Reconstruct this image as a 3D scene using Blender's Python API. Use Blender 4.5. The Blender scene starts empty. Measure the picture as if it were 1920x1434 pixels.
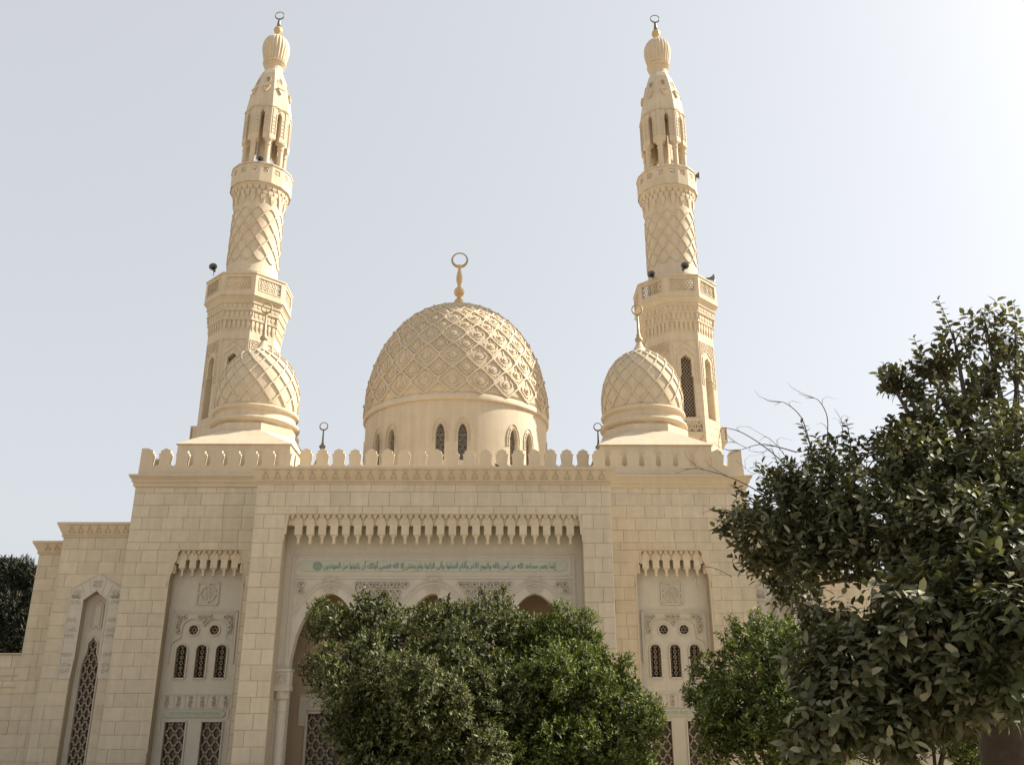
import bpy, math, random
import numpy as np
from math import sin, cos, pi, radians as R
from mathutils import Vector
rnd = random.Random(7)
S = bpy.context.scene
C = S.collection

# ------------------------------------------------------------------ camera, sky, sun, exposure
cam = bpy.data.cameras.new('camera'); cam.sensor_width = 36.0; cam.lens = 36.0 * 1710 / 1920
cam.clip_end = 6000; cam.clip_start = 0.1
co = bpy.data.objects.new('camera', cam); C.objects.link(co); S.camera = co
co.location = (2.177, 0, 2.6)
from mathutils import Matrix
co.rotation_euler = (Matrix.Rotation(R(-0.85), 3, 'Z') @ Matrix.Rotation(R(90 + 20.2), 3, 'X') @ Matrix.Rotation(R(-0.12), 3, 'Z')).to_euler()
SUN_EL, SUN_AZ = 39.0, 75.0          # azimuth measured from +Y towards +X
W = bpy.data.worlds.new('World'); S.world = W; W.use_nodes = True
nt = W.node_tree; bg = nt.nodes['Background']
sky = nt.nodes.new('ShaderNodeTexSky'); sky.sky_type = 'NISHITA'; sky.sun_disc = False
sky.sun_elevation = R(SUN_EL); sky.sun_rotation = R(SUN_AZ)
sky.air_density = 1.0; sky.dust_density = 4.0; sky.ozone_density = 2.0; sky.altitude = 0
hs = nt.nodes.new('ShaderNodeHueSaturation'); hs.inputs['Saturation'].default_value = 0.48
mx = nt.nodes.new('ShaderNodeMixRGB'); mx.blend_type = 'MIX'; mx.inputs[0].default_value = 0.44
mx.inputs[2].default_value = (7.8, 7.98, 8.1, 1)      # even dust veil over the whole sky
nt.links.new(sky.outputs[0], hs.inputs['Color']); nt.links.new(hs.outputs[0], mx.inputs[1])
nt.links.new(mx.outputs[0], bg.inputs[0]); bg.inputs[1].default_value = 0.069
sun = bpy.data.lights.new('sun', 'SUN'); sun.energy = 5.0; sun.angle = R(0.6); sun.color = (1.0, 0.93, 0.80)
so = bpy.data.objects.new('sun', sun); C.objects.link(so)
d = Vector((sin(R(SUN_AZ)) * cos(R(SUN_EL)), cos(R(SUN_AZ)) * cos(R(SUN_EL)), sin(R(SUN_EL))))
so.rotation_euler = d.to_track_quat('Z', 'Y').to_euler(); so.location = (40, 20, 50)
S.view_settings.view_transform = 'Standard'; S.view_settings.look = 'None'
S.view_settings.exposure = 1.05; S.view_settings.gamma = 1.0; S.view_settings.use_curve_mapping = False
S.render.engine = 'CYCLES'
S.cycles.max_bounces = 6; S.cycles.diffuse_bounces = 4; S.cycles.transparent_max_bounces = 8

# ------------------------------------------------------------------ materials
def mat(name, col, rough=0.85, metal=0.0, var=0.10, scale=3.0, bump=0.15, bscale=40.0, perobj=0.0, streak=0.0, island=0.0, transl=0.0, back=None, col2=None, spec=0.5):
    m = bpy.data.materials.new(name); m.use_nodes = True; n = m.node_tree; L = n.links
    b = n.nodes['Principled BSDF']; b.inputs['Roughness'].default_value = rough; b.inputs['Metallic'].default_value = metal
    b.inputs['Specular IOR Level'].default_value = spec
    geo = n.nodes.new('ShaderNodeNewGeometry')
    tc = n.nodes.new('ShaderNodeTexCoord')
    def math_(op, a, bb):
        q = n.nodes.new('ShaderNodeMath'); q.operation = op
        for i, v in ((0, a), (1, bb)):
            if isinstance(v, (int, float)): q.inputs[i].default_value = v
            else: L.new(v, q.inputs[i])
        return q.outputs[0]
    val = None
    if var:
        nz = n.nodes.new('ShaderNodeTexNoise'); nz.inputs['Scale'].default_value = scale; nz.inputs['Detail'].default_value = 5; nz.inputs['Roughness'].default_value = 0.65
        L.new(geo.outputs['Position'], nz.inputs['Vector'])
        val = math_('ADD', math_('MULTIPLY', math_('SUBTRACT', nz.outputs[0], 0.5), var * 2.5), 1.0)
        ng = n.nodes.new('ShaderNodeTexNoise'); ng.inputs['Scale'].default_value = bscale * 0.6; ng.inputs['Detail'].default_value = 3
        L.new(geo.outputs['Position'], ng.inputs['Vector'])
        val = math_('MULTIPLY', val, math_('ADD', math_('MULTIPLY', math_('SUBTRACT', ng.outputs[0], 0.5), var * 1.2), 1.0))
    if streak:
        mp = n.nodes.new('ShaderNodeMapping'); mp.inputs['Scale'].default_value = (5.0, 5.0, 0.35)
        L.new(geo.outputs['Position'], mp.inputs[0])
        n2 = n.nodes.new('ShaderNodeTexNoise'); n2.inputs['Scale'].default_value = 1.0; n2.inputs['Detail'].default_value = 4
        L.new(mp.outputs[0], n2.inputs['Vector'])
        val = math_('MULTIPLY', val, math_('ADD', math_('MULTIPLY', math_('SUBTRACT', n2.outputs[0], 0.55), streak), 1.0))
    if perobj:
        oi = n.nodes.new('ShaderNodeObjectInfo')
        val = math_('MULTIPLY', val, math_('ADD', math_('MULTIPLY', math_('SUBTRACT', oi.outputs['Random'], 0.5), perobj * 2), 1.0))
    if island:
        isl = math_('ADD', math_('MULTIPLY', math_('SUBTRACT', geo.outputs['Random Per Island'], 0.5), island * 2), 1.0)
        val = isl if val is None else math_('MULTIPLY', val, isl)
    base = n.nodes.new('ShaderNodeMixRGB'); base.blend_type = 'MULTIPLY'; base.inputs[0].default_value = 1.0
    base.inputs[1].default_value = (*col, 1)
    if col2:
        c2 = n.nodes.new('ShaderNodeMixRGB'); c2.inputs[1].default_value = (*col, 1); c2.inputs[2].default_value = (*col2, 1)
        if island: 
            w = math_('FRACT', math_('MULTIPLY', geo.outputs['Random Per Island'], 7.31), 0); w = math_('POWER', w, 2.8)
        else:
            n3 = n.nodes.new('ShaderNodeTexNoise'); n3.inputs['Scale'].default_value = 0.35; n3.inputs['Detail'].default_value = 4
            L.new(geo.outputs['Position'], n3.inputs['Vector']); w = math_('MULTIPLY', math_('SUBTRACT', n3.outputs[0], 0.35), 2.2)
        L.new(w, c2.inputs[0]); L.new(c2.outputs[0], base.inputs[1])
    if val is not None: L.new(val, base.inputs[2])
    else: base.inputs[2].default_value = (1, 1, 1, 1)
    L.new(base.outputs[0], b.inputs['Base Color'])
    if back:
        bm_ = n.nodes.new('ShaderNodeMixRGB'); L.new(geo.outputs['Backfacing'], bm_.inputs[0])
        L.new(base.outputs[0], bm_.inputs[1]); bm_.inputs[2].default_value = (*back, 1); L.new(bm_.outputs[0], b.inputs['Base Color'])
    if bump:
        nb = n.nodes.new('ShaderNodeTexNoise'); nb.inputs['Scale'].default_value = bscale; nb.inputs['Detail'].default_value = 4
        L.new(geo.outputs['Position'], nb.inputs['Vector'])
        bp = n.nodes.new('ShaderNodeBump'); bp.inputs['Strength'].default_value = bump; bp.inputs['Distance'].default_value = 0.02
        L.new(nb.outputs[0], bp.inputs['Height']); L.new(bp.outputs[0], b.inputs['Normal'])
    if transl:
        tr = n.nodes.new('ShaderNodeBsdfTranslucent'); tcol = n.nodes.new('ShaderNodeMixRGB'); tcol.blend_type = 'MULTIPLY'; tcol.inputs[0].default_value = 1
        L.new(base.outputs[0], tcol.inputs[1]); tcol.inputs[2].default_value = (1.6, 1.7, 0.7, 1); L.new(tcol.outputs[0], tr.inputs[0])
        ms = n.nodes.new('ShaderNodeMixShader'); ms.inputs[0].default_value = transl
        L.new(b.outputs[0], ms.inputs[1]); L.new(tr.outputs[0], ms.inputs[2]); L.new(ms.outputs[0], n.nodes['Material Output'].inputs[0])
    return m
STONE = (0.60, 0.475, 0.305)
M = {}
M['block'] = mat('cream_ashlar', (0.550, 0.468, 0.338), perobj=0.06, island=0.06, var=0.13, streak=0.30, bump=0.35, bscale=55, col2=(0.53, 0.455, 0.34))
M['mortar'] = mat('sand_mortar', (0.420, 0.345, 0.240), var=0.08)
M['stone'] = mat('cream_stone', (0.530, 0.440, 0.315), var=0.09, scale=1.6, streak=0.18, bump=0.3, bscale=45)
M['render'] = mat('painted_stucco', (0.555, 0.458, 0.325), var=0.13, scale=1.1, streak=0.30, bump=0.3, bscale=35, col2=(0.53, 0.45, 0.335))
M['carved'] = mat('grey_carved_limestone', (0.500, 0.458, 0.375), var=0.10, scale=2.5, streak=0.15, bump=0.35, bscale=60)
M['carved2'] = mat('grey_relief_limestone', (0.480, 0.435, 0.352), var=0.12, scale=4, bump=0.3, bscale=60)
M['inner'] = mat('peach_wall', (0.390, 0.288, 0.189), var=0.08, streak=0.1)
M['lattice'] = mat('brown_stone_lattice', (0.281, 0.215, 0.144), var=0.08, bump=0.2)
M['screen'] = mat('pale_plaster_screen', (0.25, 0.22, 0.185), var=0.06, bump=0.2)
M['glass'] = mat('dark_window_glass', (0.022, 0.016, 0.012), rough=0.25, var=0, bump=0)
M['glass2'] = mat('grey_window_glass', (0.055, 0.055, 0.06), rough=0.3, var=0, bump=0)
M['green'] = mat('green_inlay', (0.160, 0.245, 0.195), rough=0.6, var=0.2, scale=8, bump=0)
M['greenp'] = mat('pale_green_panel', (0.40, 0.415, 0.33), rough=0.8, var=0.10, scale=3)
M['gold'] = mat('gilded_metal', (0.520, 0.360, 0.170), rough=0.45, metal=0.45, var=0.08, bump=0)
M['iron'] = mat('weathered_grey_metal', (0.17, 0.15, 0.125), rough=0.45, metal=0.5, var=0.1, bump=0)
M['brass'] = mat('pale_weathered_brass', (0.36, 0.28, 0.17), rough=0.5, metal=0.3, var=0.08, bump=0)
M['horn'] = mat('grey_speaker_metal', (0.13, 0.125, 0.12), rough=0.5, metal=0.2, var=0.05, bump=0)
M['black'] = mat('black_throat', (0.012, 0.012, 0.012), rough=0.8, var=0, bump=0)
M['bark'] = mat('brown_bark', (0.055, 0.040, 0.028), rough=0.95, var=0.3, scale=9, bump=0.9, bscale=14, streak=0.5)
M['twig'] = mat('grey_twig_bark', (0.13, 0.105, 0.08), rough=0.9, var=0.2, bump=0)
M['leaf_small'] = mat('small_green_leaf', (0.030, 0.037, 0.010), rough=0.55, spec=0.18, var=0, island=0.45, bump=0, transl=0.12, col2=(0.17, 0.175, 0.08))  # col2 puts pale highlights into the colour of random leaves
M['leaf_bright'] = mat('bright_green_leaf', (0.042, 0.056, 0.012), rough=0.55, spec=0.18, var=0, island=0.4, bump=0, transl=0.16, col2=(0.19, 0.21, 0.065))  # lighter col2 leaves: highlights painted in, scattered at random
M['leaf_tip'] = mat('young_olive_leaf', (0.082, 0.092, 0.030), rough=0.55, spec=0.2, var=0, island=0.45, bump=0, transl=0.15, col2=(0.20, 0.20, 0.10))
M['leaf_tip2'] = mat('young_green_leaf', (0.088, 0.112, 0.026), rough=0.55, spec=0.2, var=0, island=0.45, bump=0, transl=0.18, col2=(0.21, 0.24, 0.07))
M['leaf_big'] = mat('dusty_broad_leaf', (0.050, 0.055, 0.021), rough=0.55, spec=0.18, var=0, island=0.4, bump=0, transl=0.14, back=(0.075, 0.073, 0.04), col2=(0.27, 0.25, 0.16))  # pale col2 is dust plus sunlit highlights put into the leaf colour
M['leaf_far'] = mat('dark_feathery_leaf', (0.022, 0.026, 0.011), rough=0.7, var=0, island=0.3, bump=0)
M['ground'] = mat('sandy_paving', (0.312, 0.254, 0.178), var=0.15, scale=0.4, bump=0.3, bscale=12)
M['bird'] = mat('dark_feathers', (0.04, 0.038, 0.04), var=0, bump=0)

# ------------------------------------------------------------------ mesh helpers
class MB:
    def __init__(s): s.v = []; s.f = []
    def add(s, vs, fs):
        o = len(s.v); s.v += [tuple(v) for v in vs]; s.f += [tuple(i + o for i in f) for f in fs]
    def quad(s, *p): s.add(p, [(0, 1, 2, 3)])
    def box(s, x0, x1, y0, y1, z0, z1):
        s.add([(x0, y0, z0), (x1, y0, z0), (x1, y1, z0), (x0, y1, z0), (x0, y0, z1), (x1, y0, z1), (x1, y1, z1), (x0, y1, z1)],
              [(0, 3, 2, 1), (4, 5, 6, 7), (0, 1, 5, 4), (1, 2, 6, 5), (2, 3, 7, 6), (3, 0, 4, 7)])
    def build(s, name, m, parent=None, off=(0, 0, 0), smooth=False, kind=None):
        me = bpy.data.meshes.new(name)
        me.from_pydata([(a - off[0], b - off[1], c - off[2]) for a, b, c in s.v], [], s.f); me.update()
        if isinstance(m, str): m = M[m]
        me.materials.append(m)
        if smooth and len(me.vertices) > 300:
            import bmesh
            q = bmesh.new(); q.from_mesh(me); bmesh.ops.remove_doubles(q, verts=q.verts, dist=1e-4); q.to_mesh(me); q.free()
        if smooth:
            me.polygons.foreach_set('use_smooth', [True] * len(me.polygons))
            if smooth != 'all': me.set_sharp_from_angle(angle=R(38))
        o = bpy.data.objects.new(name, me); C.objects.link(o)
        if parent: o.parent = parent
        if kind: o['kind'] = kind
        return o
def empty(name, loc, label, cat, group=None):
    o = bpy.data.objects.new(name, None); C.objects.link(o); o.location = loc; o.empty_display_size = 0.3
    o['label'] = label; o['category'] = cat
    if group: o['group'] = group
    return o
def tag(o, label=None, cat=None, group=None, kind=None):
    if label: o['label'] = label
    if cat: o['category'] = cat
    if group: o['group'] = group
    if kind: o['kind'] = kind
    return o
def copy_tree(o, parent=None):
    c = o.copy(); C.objects.link(c); c.parent = parent
    for ch in list(o.children): copy_tree(ch, c)
    return c
def plane_map(ox, oy, a=0.0, oz=0.0):          # outward normal (sin a, -cos a); u to the right seen from outside
    ca, sa = cos(a), sin(a)
    return lambda u, n, z: (ox + u * ca + n * sa, oy + u * sa - n * ca, oz + z)
def cyl_map(ox, oy, r, oz=0.0):                # u is an angle (0 faces -Y, grows to the right)
    return lambda u, n, z: (ox + (r + n) * sin(u), oy - (r + n) * cos(u), oz + z)
def face_maps(ox, oy, ap, n=8, a0=0.0):
    return [plane_map(ox + ap * sin(a0 + 2 * pi * k / n), oy - ap * cos(a0 + 2 * pi * k / n), a0 + 2 * pi * k / n) for k in range(n)]
def lathe(mb, prof, n, ox=0, oy=0, phase=0.0, rib=None):
    o = len(mb.v)
    for r, z in prof:
        for k in range(n):
            a = phase + 2 * pi * k / n
            rr = r if rib is None else rib(r, a, z)
            mb.v.append((ox + rr * sin(a), oy - rr * cos(a), z))
    for i in range(len(prof) - 1):
        for k in range(n):
            k2 = (k + 1) % n
            mb.f.append((o + i * n + k, o + i * n + k2, o + (i + 1) * n + k2, o + (i + 1) * n + k))
    mb.f.append(tuple(o + (n - 1 - k) for k in range(n)))
    mb.f.append(tuple(o + (len(prof) - 1) * n + k for k in range(n)))
OC = 1 / cos(pi / 8)
def mbox(mb, mp, u0, u1, n0, n1, z0, z1):      # box in a mapped frame
    p = [mp(u, n, z) for z in (z0, z1) for (u, n) in ((u0, n1), (u1, n1), (u1, n0), (u0, n0))]
    mb.add(p, [(0, 3, 2, 1), (4, 5, 6, 7), (0, 1, 5, 4), (1, 2, 6, 5), (2, 3, 7, 6), (3, 0, 4, 7)])
def mprism(mb, mp, pts, n0, n1):               # polygon (u,z) list, ccw from outside, extruded n0..n1
    k = len(pts)
    mb.add([mp(u, n1, z) for u, z in pts] + [mp(u, n0, z) for u, z in pts],
           [tuple(range(k)), tuple(range(2 * k - 1, k - 1, -1))] + [(i, k + i, k + (i + 1) % k, (i + 1) % k) for i in range(k)])
def bars(mb, mp, segs, w, n0, n1):             # raised strips along (u,z) segments
    for (a, b), (c, d) in segs:
        L = math.hypot(c - a, d - b)
        if L < 1e-6: continue
        px, pz = -(d - b) / L * w / 2, (c - a) / L * w / 2
        q = [(a + px, b + pz), (a - px, b - pz), (c - px, d - pz), (c + px, d + pz)]
        vs = [mp(x, n1, z) for x, z in q] + [mp(x, n0, z) for x, z in q]
        mb.add(vs, [(0, 1, 2, 3), (0, 4, 5, 1), (1, 5, 6, 2), (2, 6, 7, 3), (3, 7, 4, 0)])
def line(pts): return list(zip(pts[:-1], pts[1:]))
def wall(mb, mp, u0, u1, z0, z1, ops, depth, extra=()):
    """wall face u0..u1 x z0..z1 with openings: (centre, halfwidth, sill, [(du, top)...]) ; reveals go to n=-depth"""
    bp = {u0, u1} | set(extra)
    for c, hw, sill, tops in ops:
        bp |= {c + t[0] for t in tops}
    bp = sorted(b for b in bp if u0 - 1e-9 <= b <= u1 + 1e-9)
    def top(op, u):
        t = op[3]; du = u - op[0]
        for (a, za), (b, zb) in zip(t[:-1], t[1:]):
            if a - 1e-9 <= du <= b + 1e-9: return za + (zb - za) * (du - a) / max(b - a, 1e-9)
        return t[-1][1]
    for a, b in zip(bp[:-1], bp[1:]):
        if b - a < 1e-7: continue
        m = (a + b) / 2; op = None
        for q in ops:
            if abs(m - q[0]) < q[1]: op = q
        if op is None:
            mb.quad(mp(a, 0, z0), mp(b, 0, z0), mp(b, 0, z1), mp(a, 0, z1)); continue
        e = 1e-6; ta, tb = top(op, a + e), top(op, b - e); sl = op[2]
        if sl > z0 + 1e-6:
            mb.quad(mp(a, 0, z0), mp(b, 0, z0), mp(b, 0, sl), mp(a, 0, sl))
            mb.quad(mp(a, 0, sl), mp(b, 0, sl), mp(b, -depth, sl), mp(a, -depth, sl))
        if max(ta, tb) < z1 - 1e-6: mb.quad(mp(a, 0, ta), mp(b, 0, tb), mp(b, 0, z1), mp(a, 0, z1))
        mb.quad(mp(a, -depth, ta), mp(b, -depth, tb), mp(b, 0, tb), mp(a, 0, ta))
        # vertical steps
        if abs(a - (op[0] - op[1])) < 1e-6: mb.quad(mp(a, 0, sl), mp(a, 0, ta), mp(a, -depth, ta), mp(a, -depth, sl))
        else:
            tp = top(op, a - e)
            if abs(tp - ta) > 1e-4: mb.quad(mp(a, 0, min(tp, ta)), mp(a, 0, max(tp, ta)), mp(a, -depth, max(tp, ta)), mp(a, -depth, min(tp, ta)))
        if abs(b - (op[0] + op[1])) < 1e-6: mb.quad(mp(b, -depth, sl), mp(b, -depth, tb), mp(b, 0, tb), mp(b, 0, sl))
def arch_tops(hw, spring, apex, n=8, power=0.62):     # pointed arch
    r = []
    for i in range(-n, n + 1):
        t = abs(i) / n
        r.append((hw * i / n, spring + (apex - spring) * (1 - t ** 2) ** power * (1 - 0.06 * t)))
    r[0] = (-hw, spring); r[-1] = (hw, spring)
    return r
def round_tops(hw, spring, n=6):
    return [(hw * sin(pi / 2 * i / n), spring + hw * cos(pi / 2 * i / n)) for i in range(-n, n + 1)]
def peak_tops(hw, sh, apex): return [(-hw, sh), (0, apex), (hw, sh)]
def topf(tops):
    def f(du):
        if du <= tops[0][0] or du >= tops[-1][0]: return -1e9
        for (a, za), (b, zb) in zip(tops[:-1], tops[1:]):
            if a <= du <= b: return za + (zb - za) * (du - a) / max(b - a, 1e-9)
        return -1e9
    return f
def diamond_lattice(mb, mp, c, hw, sill, tops, pu, pz, w, n0, n1, nub=True):
    f = topf(tops); zt = max(t[1] for t in tops); sub = 6
    for sgn in (1, -1):
        k0 = -int((zt - sill) / pz) - 4
        for k in range(k0 * 2, -k0 * 2 + 1):
            N = int((zt - sill) / pz * 2 + 4) * sub
            for i in range(N):
                def P(j):
                    t = j / sub
                    wob = 0.10 * pu * (1 if (j % sub) in (2, 3, 4) else 0) * sgn * 0
                    return (sgn * (k * pu + t * pu / 2), sill + t * pz / 2)
                (a, b), (cc, dd) = P(i), P(i + 1); mu, mz = (a + cc) / 2, (b + dd) / 2
                if abs(mu) > hw or mz > zt or mz > f(mu): continue
                ww = w * (1.75 if (i % sub) in (1, 4) and nub else 1.0)
                bars(mb, mp, [((c + a, b), (c + cc, dd))], ww, n0, n1)
def hex_lattice(mb, mp, c, z0, inside, r, w, n0, n1, ext):
    segs = set(); dx = r * 1.732; dz = 1.5 * r
    ni = int(ext / dx) + 2; nj = int(ext * 2 / dz) + 3
    for j in range(-nj, nj + 1):
        for i in range(-ni, ni + 1):
            cx = i * dx + (dx / 2 if j % 2 else 0); cz = j * dz
            pts = [(round(cx + r * sin(pi / 3 * k), 5), round(cz + r * cos(pi / 3 * k), 5)) for k in range(6)]
            for k in range(6):
                s = tuple(sorted((pts[k], pts[(k + 1) % 6])))
                if inside((s[0][0] + s[1][0]) / 2, (s[0][1] + s[1][1]) / 2): segs.add(s)
            for k in range(3):
                p = (cx + r * 0.5 * sin(pi / 3 * k), cz + r * 0.5 * cos(pi / 3 * k)); q = (2 * cx - p[0], 2 * cz - p[1])
                if False: segs.add((p, q))
    bars(mb, mp, [((c + a, z0 + b), (c + d_, z0 + e)) for (a, b), (d_, e) in segs], w, n0, n1)
def spiral(cx, cz, r, hand, a0, turns=1.35, n=13):
    return [(cx + r * (1 - 0.8 * t / n) * cos(a0 + hand * 2 * pi * turns * t / n), cz + r * (1 - 0.8 * t / n) * sin(a0 + hand * 2 * pi * turns * t / n)) for t in range(n + 1)]
def scrolls(mb, mp, u0, u1, z0, z1, inside, r, w, n0, n1, c=0.0):
    g = random.Random(int((u1 - u0) * 1000 + z0 * 77)); nx = max(1, int(round((u1 - u0) / (2 * r)))); nz = max(1, int(round((z1 - z0) / (1.9 * r))))
    for i in range(nx):
        for j in range(nz):
            x = u0 + (i + 0.5) * (u1 - u0) / nx; z = z0 + (j + 0.5) * (z1 - z0) / nz
            if not inside(x, z): continue
            h = 1 if (x - c) * (1 if j % 2 else -1) > 0 else -1
            bars(mb, mp, [((a + c * 0, b), (p, q)) for (a, b), (p, q) in line(spiral(x, z, r * 0.98, h, pi / 2 + h * (0.5 + j)))], w, n0, n1)
            for k in range(2):
                a = g.uniform(0, 2 * pi); x2 = x + r * 0.95 * cos(a); z2 = z + r * 0.95 * sin(a)
                if inside(x2, z2): mprism(mb, mp, [(x2 + r * 0.35 * cos(a + b), z2 + r * 0.2 * sin(a + b)) for b in (0, pi / 2, pi, 3 * pi / 2)], n0, n1)
def tube(mb, pts, rads, n=6):
    o = len(mb.v); prev = None
    for i, p in enumerate(pts):
        p = Vector(p); t = (Vector(pts[min(i + 1, len(pts) - 1)]) - Vector(pts[max(i - 1, 0)])).normalized()
        if prev is None: prev = t.orthogonal().normalized()
        s_ = (prev - t * prev.dot(t)).normalized(); b = t.cross(s_); prev = s_
        for k in range(n):
            q = p + (s_ * cos(2 * pi * k / n) + b * sin(2 * pi * k / n)) * rads[i]; mb.v.append(tuple(q))
    for i in range(len(pts) - 1):
        for k in range(n):
            k2 = (k + 1) % n; mb.f.append((o + i * n + k, o + i * n + k2, o + (i + 1) * n + k2, o + (i + 1) * n + k))
    mb.f.append(tuple(o + n - 1 - k for k in range(n))); mb.f.append(tuple(o + (len(pts) - 1) * n + k for k in range(n)))
def ring(mb, cx, cy, cz, r0, tmin, tmax, n=28, m=8):    # upright ring facing -Y, thicker at the bottom
    o = len(mb.v)
    for i in range(n):
        a = 2 * pi * i / n; t = tmin + (tmax - tmin) * (0.5 - 0.5 * sin(a)) ** 2
        for k in range(m):
            b = 2 * pi * k / m; rr = r0 + t * cos(b)
            mb.v.append((cx + rr * cos(a), cy + t * sin(b) * 0.8, cz + rr * sin(a)))
    for i in range(n):
        for k in range(m):
            mb.f.append((o + i * m + k, o + ((i + 1) % n) * m + k, o + ((i + 1) % n) * m + (k + 1) % m, o + i * m + (k + 1) % m))

# ------------------------------------------------------------------ ground
g = MB()
g.box(-2500, 2500, -2500, 2500, -0.5, 0.0)
tag(g.build('ground', 'ground'), kind='structure')
pv = MB(); pv.box(-60, 60, 14, 29.2, 0.0, 0.12); tag(pv.build('pavement', 'ground'), kind='structure')

# ------------------------------------------------------------------ the mosque
ROOT = (0, 34, 0)
mosque = empty('mosque', ROOT, 'cream stone mosque front with carved entrance portal and toothed parapet between two minarets', 'mosque')
OFF = ROOT
block_me = None
def block_mesh():
    global block_me
    b = MB(); c = 0.5; e = 0.49
    b.add([(-c, -0.42, -c), (c, -0.42, -c), (c, -0.42, c), (-c, -0.42, c), (-c, 0.5, -c), (c, 0.5, -c), (c, 0.5, c), (-c, 0.5, c),
           (-e, -0.5, -e * 0.995), (e, -0.5, -e * 0.995), (e, -0.5, e * 0.995), (-e, -0.5, e * 0.995)],
          [(8, 9, 10, 11), (0, 1, 9, 8), (1, 2, 10, 9), (2, 3, 11, 10), (3, 0, 8, 11), (0, 4, 5, 1), (1, 5, 6, 2), (2, 6, 7, 3), (3, 7, 4, 0)])
    me = bpy.data.meshes.new('stone_block'); me.from_pydata(b.v, [], b.f); me.materials.append(M['block']); block_me = me
block_mesh()
budget = [298]; rest = {}
J = 0.010
def lay(parent, y, rows, free, seed, avg=0.62, th=0.05):
    g = random.Random(seed)
    for ri, (z0, z1) in enumerate(rows):
        for a, b in free(z0, z1):
            if b - a < 0.05: continue
            u = a; first = True
            while u < b - 1e-6:
                L = avg * g.uniform(0.78, 1.22)
                if first: L *= (0.55 if ri % 2 else 1.0); first = False
                if b - (u + L) < avg * 0.42: L = b - u
                x0, x1 = u + J / 2, u + L - J / 2; yy = y + g.uniform(-0.0025, 0.0025)
                if budget[0] > 0 and z1 > 1.2:
                    budget[0] -= 1
                    o = bpy.data.objects.new('stone_block', block_me); C.objects.link(o); o.parent = parent
                    o.location = ((x0 + x1) / 2 - OFF[0], yy + th / 2 - OFF[1], (z0 + z1) / 2 - OFF[2])
                    o.scale = (x1 - x0, th, z1 - z0 - J)
                else:
                    rest.setdefault('all', MB()).box(x0, x1, yy, yy + th, z0 + J / 2, z1 - J / 2)
                u += L
def rows_down(top, h, n, first=None):
    r = []; z = top
    for i in range(n):
        hh = first if (i == 0 and first) else h
        r.append((z - hh, z)); z -= hh
        if z < 0.1: break
    return r
def subtract(iv, cut):
    out = []
    for a, b in iv:
        if cut[1] <= a or cut[0] >= b: out.append((a, b)); continue
        if cut[0] > a: out.append((a, cut[0]))
        if cut[1] < b: out.append((cut[1], b))
    return out

def moulding(mb, x0, x1, y, prof, ret=3.0, left=True, right=True):
    """profile [(out, z)] swept along the front and returned along the free ends"""
    n = len(prof); ring_ = []
    for o_, z in prof:
        pts = []
        if left: pts += [(x0 - o_, y + ret, z)]
        pts += [(x0 - (o_ if left else 0), y - o_, z), (x1 + (o_ if right else 0), y - o_, z)]
        if right: pts += [(x1 + o_, y + ret, z)]
        ring_.append(pts)
    k = len(ring_[0]); vs = [p for r_ in ring_ for p in r_]; fs = []
    for i in range(n - 1):
        for j in range(k - 1): fs.append((i * k + j, i * k + j + 1, (i + 1) * k + j + 1, (i + 1) * k + j))
    # top lid
    fs.append(tuple(range((n - 1) * k, n * k)) if k > 2 else ((n - 1) * k, (n - 1) * k + 1, (n - 1) * k + 1))
    if k == 2: fs.pop()
    mb.add(vs, fs)
    zt = prof[-1][1]; zb = prof[0][1]
    mb.quad((x0, y + ret, zt - 0.001), (x0 - 0, y - prof[-1][0], zt - 0.001), (x1, y - prof[-1][0], zt - 0.001), (x1, y + ret, zt - 0.001))
    if not left: mb.add([(x0, y - o_, z) for o_, z in prof] + [(x0, y + .3, prof[-1][1]), (x0, y + .3, prof[0][1])], [tuple(range(n + 2))])
    if not right: mb.add([(x1, y - o_, z) for o_, z in prof] + [(x1, y + .3, prof[-1][1]), (x1, y + .3, prof[0][1])], [tuple(range(n + 1, -1, -1))])

def tri_cornice(parent, x0, x1, y, z0, z1, pitch, left=True, right=True, ret=2.5):
    """flared cornice with incised triangles"""
    mb = MB(); fl = 0.20
    moulding(mb, x0, x1, y, [(0.0, z0), (0.05, z0 + 0.01), (0.05, z0 + 0.05), (0.02, z0 + 0.055), (0.06, z0 + 0.075), (0.06, z0 + 0.10), (0.045, z0 + 0.105), (0.07, z0 + 0.16),
                            (fl, z1 - 0.10), (fl + 0.02, z1 - 0.08), (fl + 0.02, z1)], ret, left, right)
    o = mb.build('cornice', 'stone', parent, OFF)
    tb = MB(); n = int((x1 - x0 - 0.15) / pitch); s = (x1 - x0 - n * pitch) / 2
    za, zb = z0 + 0.165, z1 - 0.17
    def mp(u, nn, z):
        t = (z - (z0 + 0.16)) / ((z1 - 0.10) - (z0 + 0.16)); return (u, y - (0.07 + (fl - 0.07) * t) - nn, z)
    for k in range(n):
        c = x0 + s + (k + 0.5) * pitch
        w = 0.105
        bars(tb, mp, line([(c - w, za), (c + w, za), (c, zb), (c - w, za)]), 0.022, -0.01, 0.022)
        # shallow scallop below the lip
        mprism(tb, mp, [(c - 0.16, z1 - 0.105), (c - 0.09, z1 - 0.125), (c, z1 - 0.135), (c + 0.09, z1 - 0.125), (c + 0.16, z1 - 0.105)], -0.01, 0.012)
    tb.build('triangle_relief', 'mortar', parent, OFF, kind='stuff')
    return o

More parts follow.
